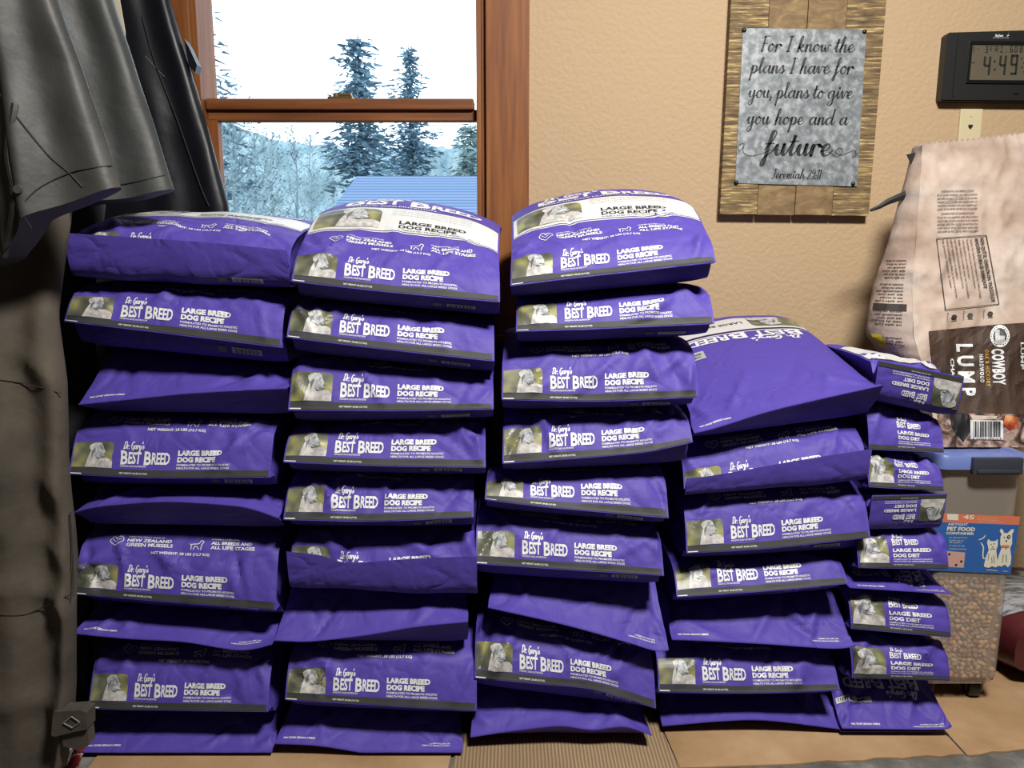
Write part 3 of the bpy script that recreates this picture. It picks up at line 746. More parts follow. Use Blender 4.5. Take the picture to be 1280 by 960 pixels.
s5 = stack(C5, [
 dict(l='top small bag of the far right stack, upside-down printing, tilted before the charcoal bag', k='C', F=[(1098, 451), (1145, 460), (1205, 473)], B=(501, 522), seed=51, th=.095, slope=.0, inv=True, under='C', kt=.86, wr=.7),
 dict(l='second small bag from the top of the far right stack, dark and shaded', k='A', F=[(1086, 562), (1180, 566)], B=(566, 571), seed=52, kt=.80, pic=False, dy=.02),
 dict(l='third small bag from the top of the far right stack, crumpled lettering upright', k='A', F=[(1086, 609), (1180, 614)], B=(617, 620), seed=53, kt=.75, wr=1.4),
 dict(l='fourth small bag from the top of the far right stack, dog picture upside down', k='C', F=[(1090, 620), (1184, 618)], B=(664, 661), seed=54, inv=True, kt=.74, under='C', wr=.7),
 dict(l='fifth small bag from the top of the far right stack, beside the blue pet label', k='A', F=[(1073, 710), (1186, 712)], B=(716, 717), seed=55, kt=.82),
 dict(l='fifth small bag from the bottom of the far right stack, thin, only seal edge showing', k='B', F=[(1062, 735), (1190, 743)], B=(738, 746), seed=56, ttl=.07),
 dict(l='fourth small bag from the bottom of the far right stack, printed end sloping right', k='A', F=[(1064, 786), (1189, 797)], B=(793, 804), seed=57, kt=.88),
 dict(l='third small bag from the bottom of the far right stack, rumpled printed end', k='A', F=[(1065, 848), (1188, 851)], B=(853, 857), seed=58, kt=.74, wr=1.6),
 dict(l='second small bag from the bottom of the far right stack, wide flap with a barcode', k='B', F=[(1053, 911), (1120, 912), (1178, 912), (1190, 908)], B=(913, 914), seed=59, ttl=.112, dy=-.008),
 dict(l='lowest small bag of the far right stack, dark printed end below the wide flap', k='A', F=[(1050, 926), (1170, 928)], seed=60, kt=.6),
], small_bag)

g, root, org = s5[0]
emit(g, 'white_label', [(rect2d(.004, .075, .206, .22, 16, 14), 0, 0), (rect2d(.004, .068, .206, .071, 16, 1), 1, 1)], ['label_white', 'print_black'], root, org, wref=.21)
# ------------------------------------------------------------------ wall sign
mat('rough_board', (0.35, 0.24, 0.11), 0.8, nodes=noisy(
    [(0.36, (0.09, 0.06, 0.03)), (0.48, (0.22, 0.145, 0.065)), (0.56, (0.33, 0.22, 0.09)), (0.64, (0.72, 0.54, 0.25))], 12, (1.3, 1, 15), bs=0.25, bd=0.002, detail=6, bscale=20, nrough=.62))
mat('board_smooth', (0.36, 0.24, 0.11), 0.75, nodes=noisy(
    [(0.3, (0.17, 0.105, 0.045)), (0.5, (0.27, 0.17, 0.075)), (0.75, (0.46, 0.32, 0.14))], 7, (3, 1, 6.0), detail=6, dist=.8))
def galv(nt, b):
    v = tex(nt)
    vo = nt.nodes.new('ShaderNodeTexVoronoi'); vo.inputs['Scale'].default_value = 75
    nt.links.new(v, vo.inputs['Vector'])
    n = noise_n(nt, v, 60, 4)
    mx = nt.nodes.new('ShaderNodeMath'); mx.operation = 'ADD'
    sep = nt.nodes.new('ShaderNodeSeparateColor'); nt.links.new(vo.outputs['Color'], sep.inputs[0])
    ml = nt.nodes.new('ShaderNodeMath'); ml.operation = 'MULTIPLY'; ml.inputs[1].default_value = .16
    nt.links.new(sep.outputs[0], ml.inputs[0]); nt.links.new(ml.outputs[0], mx.inputs[0]); nt.links.new(n, mx.inputs[1])
    nt.links.new(ramp(nt, mx.outputs[0], [(0.38, (0.17, 0.195, 0.215)), (0.56, (0.265, 0.295, 0.315)), (0.76, (0.47, 0.50, 0.52))]), b.inputs['Base Color'])
mat('galvanised', (0.33, 0.36, 0.39), 0.5, 0.25, nodes=galv)
mat('nail_dark', (0.05, 0.045, 0.04), 0.4, 0.8)
class Frame2:
    """flat local frame on the wall: x right, z up, from pixel anchors"""
    def __init__(s, px, py, Y, px2, py2):
        s.o = P(px, py, Y); s.ex = (P(px2, py2, Y) - s.o).normalized(); s.ez = Vector((0, -1, 0)).cross(s.ex) * 1.0
        if s.ez.z < 0: s.ez = -s.ez
        s.n = Vector((0, -1, 0))
    def __call__(s, x, z, d=0): return s.o + s.ex * x + s.ez * z + s.n * d
    def uv(s, px, py, d=0):
        q = P(px, py, s.o.y - d) - s.o
        return q.dot(s.ex), q.dot(s.ez)
def flat(name, fr, parts, mats, parent, org, d0):
    V, F, M, n = [], [], [], 0
    for (v, t), mi, layer in parts:
        V += [tuple(fr(x, y, d0 + .0004 * (layer + 1))) for x, y in v]
        F += [tuple(int(i) + n for i in x) for x in t]; M += [mi] * len(t); n += len(v)
    return new_obj(name, V, F, mats, parent, org, False, M)

TH = .028
fr = Frame2(899.5, 268, YW - TH, 1086.5, 270)
w = fr.uv(1086.5, 270)[0]; hgt = fr.uv(912, 0)[1] + .09
sg = empty('wall_sign', tuple(fr(w / 2, 0, -TH)))
tag(sg, 'rustic plank wall sign with a galvanised metal plate of black script', 'sign')
so = sg.location
def lbox(mb, f, x0, z0, x1, z1, d0, d1, mi=0, bev=0):
    m2 = MB().box((x0, -d1, z0), (x1, -d0, z1), mi, bev)
    return mb.add([tuple(f(x, z, -y)) for x, y, z in m2.v], m2.f, mi)
b = MB(); n = 4
for k in range(n):
    lbox(b, fr, w * k / n + .0006, 0 if k % 2 else .001, w * (k + 1) / n - .0006, hgt, -TH, 0 - (.0015 if k % 2 else 0), 0 if k in (0, 3) else (1 if k == 1 else 1), .0015)
b.build('plank_board', ['rough_board', 'board_smooth'], sg, so)
c = [fr.uv(*q, .003) for q in ((919, 229), (1071.5, 233), (1083, 37), (929, 35))]
plate = MB().prism(c, lambda x, y, d: tuple(fr(x, y, d)), .0005, .0025).build('metal_plate', 'galvanised', sg, so)
def px_line(s, x0, x1, yb, xh, **k):
    """script line from pixel x0..x1 on baseline yb with x-height xh (pixels)"""
    a = fr.uv(x0, yb, .003); e = fr.uv(x1, yb, .003); u = fr.uv(x0, yb - xh, .003)
    d = script2d(s, u[1] - a[1], **k)
    v, t = fit(d, a[0], e[0]); v = v + np.array([0, a[1]]); return (v, t), 0, 0
TXT = [px_line('For I know the', 951, 1069, 64, 9.5, space=.55), px_line('plans I have for', 936, 1068, 91, 9.5, space=.5), px_line('you, plans to give', 935, 1067, 122, 9.5, space=.45),
       px_line('you hope and a', 933, 1061, 155, 9.5, space=.6), px_line('future', 950, 1041, 194, 15, w0=.09, w1=.26), px_line('Jeremiah 29:11', 964, 1027, 223, 6, w0=.12, w1=.24, space=.6)]
def swash(pts):
    q = [fr.uv(*p, .003) for p in pts]; k = .0016
    return stroke2d(q, k, k * 1.3), 0, 0
TXT += [swash([(929, 184), (924, 189), (923, 182), (930, 180), (929, 190), (938, 195), (952, 192), (966, 187), (978, 188)]),
        swash([(1036, 190), (1046, 196), (1053, 190), (1050, 185), (1044, 190), (1052, 194), (1060, 191), (1068, 188), (1070, 194), (1065, 197)])]
flat('script_lettering', fr, TXT, ['print_black'], plate, so, .0025).location = (0, 0, 0)
for q in ((930.5, 37.5), (1081, 39.5), (920.5, 228), (1066.5, 230)):
    x, z = fr.uv(*q, .004); bm = bmesh.new(); bmesh.ops.create_uvsphere(bm, u_segments=12, v_segments=8, radius=.006)
    V = [tuple(fr(x + v.co.x, z + v.co.y, .0025 + max(v.co.z, 0) * .7)) for v in bm.verts]; F = [[v.index for v in f.verts] for f in bm.faces]; bm.free()
    new_obj('nail', V, F, 'nail_dark', sg, so)

# ------------------------------------------------------------------ digital clock
mat('clock_black', (0.012, 0.012, 0.013), 0.45)
mat('clock_bezel', (0.006, 0.006, 0.007), 0.3)
mat('lcd', (0.135, 0.115, 0.08), 0.4)
mat('lcd_dark', (0.012, 0.015, 0.008), 0.5)
TC = .03
fc = Frame2(1177, 125.5, YW - TC, 1290, 126.5)
W_, Hc = fc.uv(1361, 127)[0], fc.uv(1180, 40)[1]
ck = empty('digital_clock', tuple(fc(W_ / 2, 0, -TC))); tag(ck, 'black digital wall clock showing 4:49 above the wall plate', 'clock'); ko = ck.location
b = MB()
q = [fc.uv(*p) for p in ((1177, 125.5), (1176.8, 120), (1179.5, 44), (1181.5, 40))]
prof = [(0, .004), (.002, 0), (W_ - .002, 0), (W_, .004), (W_, Hc - .006), (W_ - .006, Hc), (W_ / 2, Hc + .007), (.006, Hc), (0, Hc - .006)]
b.prism(prof, lambda x, y, d: tuple(fc(x, y, d)), -TC, -.004)
b.prism([(x * .985 + .0012, y * .97 + .002) for x, y in prof], lambda x, y, d: tuple(fc(x, y, d)), -.004, 0)
lx0, lz0 = fc.uv(1211, 100); lx1, lz1 = fc.uv(1212, 56); lx1 = W_ - lx0
b.build('case', 'clock_black', ck, ko)
b = MB(); m_ = .009
for (x0, z0, x1, z1) in ((lx0 - m_, lz0 - m_, lx1 + m_, lz0), (lx0 - m_, lz1, lx1 + m_, lz1 + m_), (lx0 - m_, lz0, lx0, lz1), (lx1, lz0, lx1 + m_, lz1)):
    lbox(b, fc, x0, z0, x1, z1, -.002, .0035, 0, .001)
lbox(b, fc, .026, .006, .0275, Hc - .006, -.002, .001); lbox(b, fc, W_ / 2 - .008, .016, W_ / 2 + .008, .02, -.001, .0012)
b.build('bezel', 'clock_bezel', ck, ko)
flat('screen', fc, [(rect2d(lx0, lz0, lx1, lz1), 0, 0)], ['lcd'], ck, ko, .0004)
SEG = {'0': 'abcdef', '1': 'bc', '2': 'abged', '3': 'abgcd', '4': 'fgbc', '5': 'afgcd', '6': 'afgcde', '7': 'abc', '8': 'abcdefg', '9': 'abfgcd', 'F': 'afge', 'A': 'abcefg', 'R': 'abefg/', 'I': 'i', '-': 'g'}
def seven(ch, x, z, w, h, t):
    r = []
    g_ = t * .08
    S = {'a': (x + t * .5, z + h - t, x + w - t * .5, z + h), 'g': (x + t * .5, z + h / 2 - t / 2, x + w - t * .5, z + h / 2 + t / 2), 'd': (x + t * .5, z, x + w - t * .5, z + t),
         'f': (x, z + h / 2 + g_, x + t, z + h - g_), 'b': (x + w - t, z + h / 2 + g_, x + w, z + h - g_), 'e': (x, z + g_, x + t, z + h / 2 - g_), 'c': (x + w - t, z + g_, x + w, z + h / 2 - g_)}
    for k in SEG[ch]:
        if k == 'i': r += [rect2d(x + w / 2 - t / 2, z, x + w / 2 + t / 2, z + h), rect2d(x, z + h - t, x + w, z + h), rect2d(x, z, x + w, z + t)]
        elif k == '/': r += [stroke2d([(x + w * .3, z + h * .45), (x + w - t * .3, z)], t)]
        else: r.append(rect2d(*S[k]))
    return r
def uvx(px, py): return fc.uv(px, py)
dg = []
def put(ch, px0, px1, pyb, pyt, t):
    a = uvx(px0, pyb); e = uvx(px1, pyt); dg.extend(seven(ch, a[0], a[1], e[0] - a[0], e[1] - a[1], t))
put('1', 1211, 1214, 65.5, 58, .0018); put('1', 1215, 1218, 65.5, 58, .0018); put('-', 1220.5, 1224, 65.5, 58, .002)
put('3', 1230.5, 1235, 66, 57.8, .002); put('F', 1237, 1241, 65, 58, .0016); put('R', 1243, 1248, 65, 58, .0016); put('I', 1249.5, 1254, 65.5, 58, .0016)
put('6', 1262, 1266.5, 65.5, 57.6, .002); put('0', 1267.5, 1272, 65.5, 57.6, .002); put('8', 1274, 1278.5, 65.5, 57.6, .002)
put('4', 1227.5, 1239, 94, 70.5, .0055); put('4', 1247, 1258.5, 94, 69.5, .0055); put('9', 1261, 1273, 93.5, 68.5, .0055)
for px, py in ((1243, 77), (1243, 87), (1257.5, 65)):
    a = uvx(px, py); k = .0026 if px == 1243 else .0012; dg.append(rect2d(a[0] - k, a[1] - k, a[0] + k, a[1] + k))
a = uvx(1214, 78.5); dg.append(rect2d(a[0], a[1] - .001, a[0] + .008, a[1] + .001))
for k in range(4):
    a = uvx(1276 + (k % 2) * 3, 73 + k * 5.5); dg.append(rect2d(a[0], a[1] - .003, a[0] + .003, a[1] + .002))
flat('digits', fc, [(d, 0, 1) for d in dg], ['lcd_dark'], ck, ko, .0006)
a = uvx(1241, 45.8); a2 = uvx(1258, 43.4)
flat('maker_mark', fc, [(fit(text2d('SkyScan', .0056, .04), a[0] + .005, a[0] + .026, a[1]), 0, 0), (fit(text2d('ATOMIC CLOCK', .0022), a[0], a[0] + .042, a[1] - .0042), 0, 0),
     (poly2d([(a2[0], a2[1] - .005), (a2[0] + .006, a2[1] + .005), (a2[0] + .003, a2[1] - .001), (a2[0] + .008, a2[1] - .002)]), 0, 0)], ['print_white'], ck, ko, .001)

# ------------------------------------------------------------------ wall plates
mat('ivory_plate', (0.78, 0.68, 0.42), 0.4)
def plate_at(px0, py0, px1, py1, label, jack):
    f = Frame2(px0, py1, YW - .006, px1, py1)
    x1, z1 = f.uv(px1, py0)
    z0 = z1 - .115
    o = empty('wall_plate', tuple(f(x1 / 2, z0, -.006))); tag(o, label, 'wall plate')
    b = MB(); lbox(b, f, 0, z0, x1, z1, -.006, 0, 0, .002); b.build('cover', 'ivory_plate', o, o.location)
    for zz in ((z1 - .018), (z0 + .018)):
        s = MB(); s.tube([tuple(f(x1 / 2, zz, -.001)), tuple(f(x1 / 2, zz, .0015))], .003, 10); s.build('screw', 'ivory_plate', o, o.location)
    if jack:
        zc = z1 - .047
        s = MB(); s.prism([(x1 / 2 - .006, zc + .006), (x1 / 2 - .006, zc + .0), (x1 / 2, zc - .007), (x1 / 2 + .006, zc + .001), (x1 / 2 + .006, zc + .006)], lambda x, y, d: tuple(f(x, y, d)), -.001, .0006)
        s.build('jack', 'print_black', o, o.location)
    else:
        s = MB()
        s.tube([tuple(f(x1 / 2, z1 - .04, -.001)), tuple(f(x1 / 2, z1 - .04, .001))], .016, 20); s.build('socket', 'ivory_plate', o, o.location)
    return o
plate_at(1198, 136, 1229, 172, 'ivory wall plate with a small dark jack, under the black clock', True)
plate_at(823, 253, 855, 290, 'ivory wall plate peeping out behind the highest dog food bag', False)

# ------------------------------------------------------------------ coats on the left
mat('rubber_coat', (0.04, 0.039, 0.034), 0.56, spec=0.5, nodes=noisy([(0.35, (0.026, 0.026, 0.024)), (0.6, (0.043, 0.042, 0.036)), (0.8, (0.065, 0.062, 0.05))], 5, bs=.2, bd=.01, bscale=22))
mat('grey_coat', (0.036, 0.039, 0.037), 0.56, spec=0.5, nodes=noisy([(0.35, (0.024, 0.027, 0.027)), (0.65, (0.044, 0.047, 0.043))], 6, bs=.2, bd=.01, bscale=24))
mat('navy_coat', (0.007, 0.008, 0.013), 0.42, spec=0.4, nodes=bumpy(9, .3, .012))
mat('black_cloth', (0.010, 0.010, 0.011), 0.7, nodes=bumpy(20, .3, .008))
mat('canvas_brown', (0.11, 0.08, 0.055), 0.85, nodes=noisy([(0.3, (0.048, 0.040, 0.029)), (0.5, (0.088, 0.071, 0.052)), (0.72, (0.14, 0.112, 0.082))], 7, bs=.35, bd=.006, detail=7, bscale=28))
mat('canvas_dark', (0.026, 0.02, 0.015), 0.85, nodes=bumpy(30, .3, .006))
mat('seam_dark', (0.018, 0.0175, 0.016), 0.8)
mat('seam_pale', (0.25, 0.23, 0.2), 0.8)
mat('cream_tag', (0.62, 0.56, 0.42), 0.7)
mat('steel', (0.5, 0.5, 0.5), 0.3, 0.9)
class Cloth:
    def __init__(s, top, hem, Y, Yslope=0.0, thick=.05, folds=(), nu=44, nv=54, seed=0, side=None):
        """top and hem: px curves at depth Y; folds: (frequency, amplitude, phase, lean); side: px outline of the right edge"""
        tx = [P(*q, Y) for q in top]; hx = [P(*q, Y) for q in hem]
        U = np.linspace(0, 1, nu)
        def curve(pts):
            c = catmull([(p.x, p.z) for p in pts], 8); c = np.array(c); l = np.linspace(0, 1, len(c))
            return np.stack([np.interp(U, l, c[:, 0]), np.interp(U, l, c[:, 1])], 1)
        a, b_ = curve(tx), curve(hx)
        Vv = np.linspace(0, 1, nv)
        XZ = a[None] * (1 - Vv)[:, None, None] + b_[None] * Vv[:, None, None]
        if side:
            sd = [P(*q, Y) for q in side]; zs = [p.z for p in sd][::-1]; xs = [p.x for p in sd][::-1]
            for j in range(nv):
                xr = np.interp(XZ[j, -1, 1], zs, xs); x0 = XZ[j, 0, 0]
                k = (xr - x0) / (XZ[j, -1, 0] - x0); XZ[j, :, 0] = x0 + (XZ[j, :, 0] - x0) * k
        D = np.zeros((nv, nu))
        for f_, am, ph, lean in folds:
            D += am * np.sin(2 * math.pi * (f_ * U[None, :] + lean * Vv[:, None]) + ph) * (.35 + .65 * Vv[:, None])
        for j in range(nv):
            for i in range(nu):
                D[j, i] += .010 * mnoise.noise((XZ[j, i, 0] * 7, XZ[j, i, 1] * 5, seed)) + .005 * mnoise.noise((XZ[j, i, 0] * 18, XZ[j, i, 1] * 12, seed + 5))
        rim = np.sqrt(np.clip(1 - np.abs(2 * U - 1) ** 6, 0, 1))
        s.F = np.stack([XZ[..., 0], Y + Yslope * np.clip((.5 - Vv) / .5, 0, 1)[:, None] - D - thick * .5 * rim[None, :], XZ[..., 1]], -1)
        s.B = np.stack([XZ[..., 0], Y + Yslope * np.clip((.5 - Vv) / .5, 0, 1)[:, None] - D * .5 + thick * .5 * rim[None, :] + .006, XZ[..., 1]], -1)
        s.nu, s.nv = nu, nv
    def build(s, name, m, parent, org):
        nu, nv = s.nu, s.nv
        V = [tuple(p) for r in s.F for p in r] + [tuple(p) for r in s.B for p in r]; o = nu * nv; F = []
        for j in range(nv - 1):
            for i in range(nu - 1):
                a = j * nu + i; F += [(a, a + nu, a + nu + 1, a + 1), (o + a, o + a + 1, o + a + nu + 1, o + a + nu)]
            l, r = j * nu, j * nu + nu - 1
            F += [(l, o + l, o + l + nu, l + nu), (r, r + nu, o + r + nu, o + r)]
        for i in range(nu - 1):
            F += [(i, i + 1, o + i + 1, o + i), ((nv - 1) * nu + i, o + (nv - 1) * nu + i, o + (nv - 1) * nu + i + 1, (nv - 1) * nu + i + 1)]
        return new_obj(name, V, F, m, parent, org, True, None, 60)
    def at(s, u, v, off=.002):
        x, y = u * (s.nu - 1), v * (s.nv - 1); i, j = min(int(x), s.nu - 2), min(int(y), s.nv - 2); fx, fy = x - i, y - j
        p = (s.F[j, i] * (1 - fx) + s.F[j, i + 1] * fx) * (1 - fy) + (s.F[j + 1, i] * (1 - fx) + s.F[j + 1, i + 1] * fx) * fy
        return Vector((p[0], p[1] - off, p[2]))
    def near(s, px, py, off=.002):
        """the point of the cloth seen at a pixel"""
        d = ray(px, py); o = np.array([0, 0, H]); dn = np.array(d) / d.length
        q = s.F - o; k = q @ dn; e = np.linalg.norm(q - k[..., None] * dn, axis=-1)
        w = np.exp(-(e / (e.min() + .007)) ** 2); w /= w.sum(); y = float((w * s.F[..., 1]).sum())
        p = P(px, py, y); return Vector((p.x, y - off, p.z))
def seam(cl, pts, m, parent, org, r=.0018, name='seam', off=.001):
    q = catmull(pts, 5); MB().tube([cl.near(*p, off) for p in q], r * .6, 6).build(name, m, parent, org, True)

# rail with pegs on the left wall carries the coats
rl = empty('coat_rail', (XL + .012, 1.6, 1.90)); tag(rl, 'wooden peg rail on the left wall holding the coats', 'coat rail')
MB().box((XL + .001, 1.05, 1.86), (XL + .024, 2.10, 1.95), bev=.004).build('board', 'fir_wood_rail', rl, rl.location)
for y in (1.36, 1.45, 1.58, 1.86): MB().tube([(XL + .02, y, 1.90), (XL + .10, y, 1.905), (XL + .13, y, 1.93)], [.009, .008, .012], 10).build('peg', 'fir_wood', rl, rl.location, True)

def coat_obj(name, label, cat, x, y, z): o = empty(name, (x, y, z)); return tag(o, label, cat)
# navy parka in front of the window
o = coat_obj('parka', 'black-navy parka hanging over the left edge of the window', 'coat', -.95, 2.055, .7)
cl = Cloth([(30, -330), (80, -335), (125, -330)], [(60, 640), (140, 645), (230, 642), (292, 640)], 2.055, 0, .05, [(2.2, .010, .6, -.3), (4.5, .004, 1, .2)], seed=3, side=[(130, -330), (212, 0), (252, 135), (287, 262), (294, 660)])
cl.build('body', 'navy_coat', o, o.location)
seam(cl, [(178, 20), (195, 80), (222, 150), (250, 230), (262, 258)], 'seam_dark', o, o.location, .003, 'zip_placket', .003)
seam(cl, [(182, 70), (195, 85), (206, 96)], 'seam_pale', o, o.location, .0012)
b = MB(); pr = lambda x, y, d: tuple(P(x, y, 1.80) + Vector((0, -d, 0)))
b.prism([(232, 50), (238, 60), (248, 82), (246, 92), (238, 84)], lambda x, y, d: tuple(P(x, y, 2.05) + Vector((0, -d, 0))), -.02, 0.01); b.build('storm_flap', 'navy_coat', o, o.location)
# grey raincoat (middle)
o2 = coat_obj('raincoat', 'grey raincoat hanging between the olive raincoat and the navy parka', 'coat', -.85, 1.44, 1.12)
c2 = Cloth([(-40, -300), (0, -305), (42, -300)], [(64, 268), (85, 260), (115, 255), (165, 249), (214, 236)], 1.44, 0, .05, [(1.4, .013, 2.6, .05), (3.3, .004, 1, .2)], seed=8)
c2.build('body', 'grey_coat', o2, o2.location)
seam(c2, [(100, 243), (140, 233), (175, 226), (207, 219)], 'seam_dark', o2, o2.location, .0016, 'hem_seam')
MB().prism([(141, -12), (148, -12), (157, 40), (157, 46), (152, 46)], lambda x, y, d: tuple(P(x, y, 1.60) + Vector((0, -d, 0))), 0, .003).build('care_label', 'cream_tag', o2, o2.location)
# olive raincoat (front)
o1 = coat_obj('raincoat', 'olive-grey rubber raincoat hanging in front at the far left, its hem swept up', 'coat', -1.0, 1.24, 1.0)
c1 = Cloth([(-150, -330), (-70, -335), (-42, -330)], [(-70, 345), (0, 328), (22, 312), (45, 285), (62, 270), (95, 254), (146, 233)], 1.24, 0, .06, [(1.2, .018, 3.6, 0.0), (3.0, .006, .5, .3)], seed=5)
c1.build('body', 'rubber_coat', o1, o1.location)
seam(c1, [(0, 118), (22, 148), (58, 192), (85, 215), (103, 234)], 'seam_dark', o1, o1.location, .003, 'welded_seam', -.0005)
seam(c1, [(20, 268), (45, 238), (85, 217), (115, 210), (140, 207)], 'seam_dark', o1, o1.location, .0016, 'hem_seam')
seam(c1, [(24, 256), (30, 270), (40, 285)], 'seam_dark', o1, o1.location, .0016, 'vent_seam')
q = c1.near(25, 237, .003); MB().tube([q, q + Vector((0, -.004, 0))], .0065, 12).build('snap_button', 'steel', o1, o1.location)
seam(c1, [(18, 130), (10, 190), (18, 250), (4, 320)], 'rubber_coat', o1, o1.location, .010, 'flap_edge', -.002)
# black garment behind the brown coat
o3 = coat_obj('fleece_jacket', 'black jacket with embroidered badge between the brown coat and the leftmost stack', 'coat', -.98, 1.50, .02)
c3 = Cloth([(-60, -300), (0, -300), (40, -300)], [(30, 905), (70, 905), (104, 903)], 1.58, .26, .04, [(1.6, .012, 1, .1)], seed=12, side=[(40, -320), (95, 150), (112, 250), (116, 450), (116, 600), (113, 700), (108, 960)])
c3.build('body', 'black_cloth', o3, o3.location)
mat('badge_cloth', (0.022, 0.021, 0.019), 0.8); mat('badge_thread', (0.075, 0.072, 0.065), 0.7)
def on3(x, y, d): return tuple(P(x, y, 1.60) + Vector((0, -d, 0)))
bd = MB().prism([(76, 460), (82, 452), (105, 452), (109, 460), (108, 484), (100, 490), (80, 490), (75, 480)], on3, 0, .006).build('badge', 'badge_cloth', o3, o3.location)
for pts in ([(80, 482), (82, 466), (92, 458), (102, 462), (107, 480)], [(84, 478), (90, 466), (96, 474), (101, 468), (105, 478)], [(82, 486), (94, 485), (106, 485)]):
    MB().tube([on3(x, y, .007) for x, y in catmull(pts, 4)], .0011, 5).build('embroidery', 'badge_thread', bd, o3.location)
# brown canvas coat
o4 = coat_obj('canvas_coat', 'faded brown canvas work coat hanging to the floor left of the bag stacks', 'coat', -1.02, 1.335, .02)
c4 = Cloth([(-120, -300), (-60, -300), (0, -300)], [(-70, 985), (0, 975), (40, 972), (72, 958)], 1.335, .34, .05, [(1.1, .020, 4.4, .25), (2.6, .008, 1.2, -.4)], nu=50, nv=110, seed=21,
           side=[(0, -320), (45, 200), (58, 330), (70, 420), (78, 480), (80, 560), (86, 640), (92, 700), (92, 760), (92, 860), (90, 900), (76, 985)])
for j in range(c4.nv):
    for i in range(c4.nu):
        p = c4.F[j, i]; zz, xx = p[2], p[0]
        rid = lambda a, f_, ph: a * (1 - abs(math.sin(f_ * zz + ph + 6 * xx + .8 * math.sin(9 * xx)))) ** 2.2
        c4.F[j, i, 1] -= rid(.016, 14, .3) * math.exp(-((zz - .42) / .3) ** 2) + rid(.012, 9, 1.4)
c4.build('body', 'canvas_brown', o4, o4.location)
seam(c4, [(-5, 474), (35, 480), (78, 492)], 'canvas_dark', o4, o4.location, .0015, 'elbow_seam')
seam(c4, [(-5, 768), (30, 768), (60, 756), (90, 742)], 'canvas_dark', o4, o4.location, .0017, 'waist_seam')
seam(c4, [(88, 640), (91, 690), (92, 745)], 'canvas_dark', o4, o4.location, .002, 'side_seam')
def on4(x, y, d): return tuple(P(x, y, 1.305) + Vector((0, -d, 0)))
pf = MB().prism([(70, 891), (72, 886), (104, 884), (112, 887), (112, 908), (100, 910), (72, 917), (68, 915)], on4, -.02, .010).build('pocket_flap', 'canvas_brown', o4, o4.location)
MB().tube([on4(x, y, .012) for x, y in ((84, 899), (94, 891), (104, 898), (95, 905), (84, 899))], .0013, 5).build('emblem', 'seam_pale', pf, o4.location)
b = MB().prism([(76, 914), (110, 909), (112, 930), (100, 937), (80, 932)], on4, -.02, .002).build('pocket', 'canvas_brown', o4, o4.location)
# straps on the floor
mat('strap_red', (0.35, 0.02, 0.02), 0.7); mat('strap_blue', (0.03, 0.06, 0.13), 0.7); mat('strap_white', (0.6, 0.6, 0.6), .7)
def strap(name, label, pts, m, flip):
    q = [Vector(p) for p in catmull(pts, 8)]; o = empty(name, q[0]); tag(o, label, 'strap')
    b = MB(); tw = []
    b.tube(q, .009, 8); b.build('rope', m, o, o.location, True)
    for k in range(3):
        r_ = []
        for i, p in enumerate(q):
            a = i * .55 + k * 2.1; r_.append(p + Vector((math.cos(a) * .0075, -abs(math.sin(a)) * .004, math.sin(a) * .0075)))
        MB().tube(r_, .0035, 5).build('strand', m if k else 'strap_white', o, o.location, True)
fl = .016
strap('rope', 'twisted red rope on the floor under the brown coat pocket', [P(103, 928, 1.385), P(99, 938, 1.38), P(95, 948, 1.375), P(91, 960, 1.372)], 'strap_red', 1)
strap('rope', 'twisted blue rope on the floor left of the red rope', [P(88, 918, 1.41), P(85, 930, 1.408), P(81, 942, 1.402), P(79, 949, 1.40)], 'strap_blue', 0)

# ------------------------------------------------------------------ cardboard on the floor
def cardb(nt, b):
    v = tex(nt)
    n = noise_n(nt, v, 5, 8, .6); nt.links.new(ramp(nt, n, [(0.3, (0.34, 0.20, 0.09)), (0.5, (0.45, 0.28, 0.14)), (0.75, (0.56, 0.38, 0.22))]), b.inputs['Base Color'])
    bump(nt, b, noise_n(nt, tex(nt, scale=(70, 4, 1)), 3, 2), .25, .002)
mat('cardboard', (0.44, 0.27, 0.13), 0.85, nodes=cardb)
def corr(nt, b):
    wv = nt.nodes.new('ShaderNodeTexWave'); wv.inputs['Scale'].default_value = 42; wv.inputs['Distortion'].default_value = 1.0; wv.inputs['Detail'].default_value = 2
    nt.links.new(tex(nt), wv.inputs['Vector'])
    n = noise_n(nt, tex(nt), 4, 6, .6)
    mx = nt.nodes.new('ShaderNodeMath'); mx.operation = 'MULTIPLY'; nt.links.new(wv.outputs['Fac'], mx.inputs[0]); nt.links.new(n, mx.inputs[1])
    nt.links.new(ramp(nt, mx.outputs[0], [(0.03, (0.25, 0.17, 0.095)), (0.25, (0.36, 0.245, 0.135)), (0.5, (0.46, 0.32, 0.19))]), b.inputs['Base Color'])
    bump(nt, b, wv.outputs['Fac'], .5, .004)
mat('corrugated', (0.4, 0.28, 0.16), 0.85, nodes=corr)
def sheet(name, label, poly, z0, z1, m):
    b = MB().prism([(p.x, p.y) for p in poly], lambda x, y, d: (x, y, d), z0, z1)
    o = b.build(name, m); return tag(o, label, 'cardboard')
rj = random.Random(4)
def edge(a, b_, n=14, am=.004): return [a.lerp(b_, k / n) + Vector((rj.uniform(-am, am), rj.uniform(-am, am), 0)) for k in range(n)]
A, Bq, Cq, Dq = G(985, 956), G(1205, 945), G(1174, 912), Vector((.80, 2.0, 0))
sheet('cardboard_sheet', 'tan cardboard sheet under the two right-hand bag stacks', edge(A, Bq) + [Bq, Cq, Dq, Vector((.30, 2.0, 0)), G(850, 962)], .0006, .0045, 'cardboard')
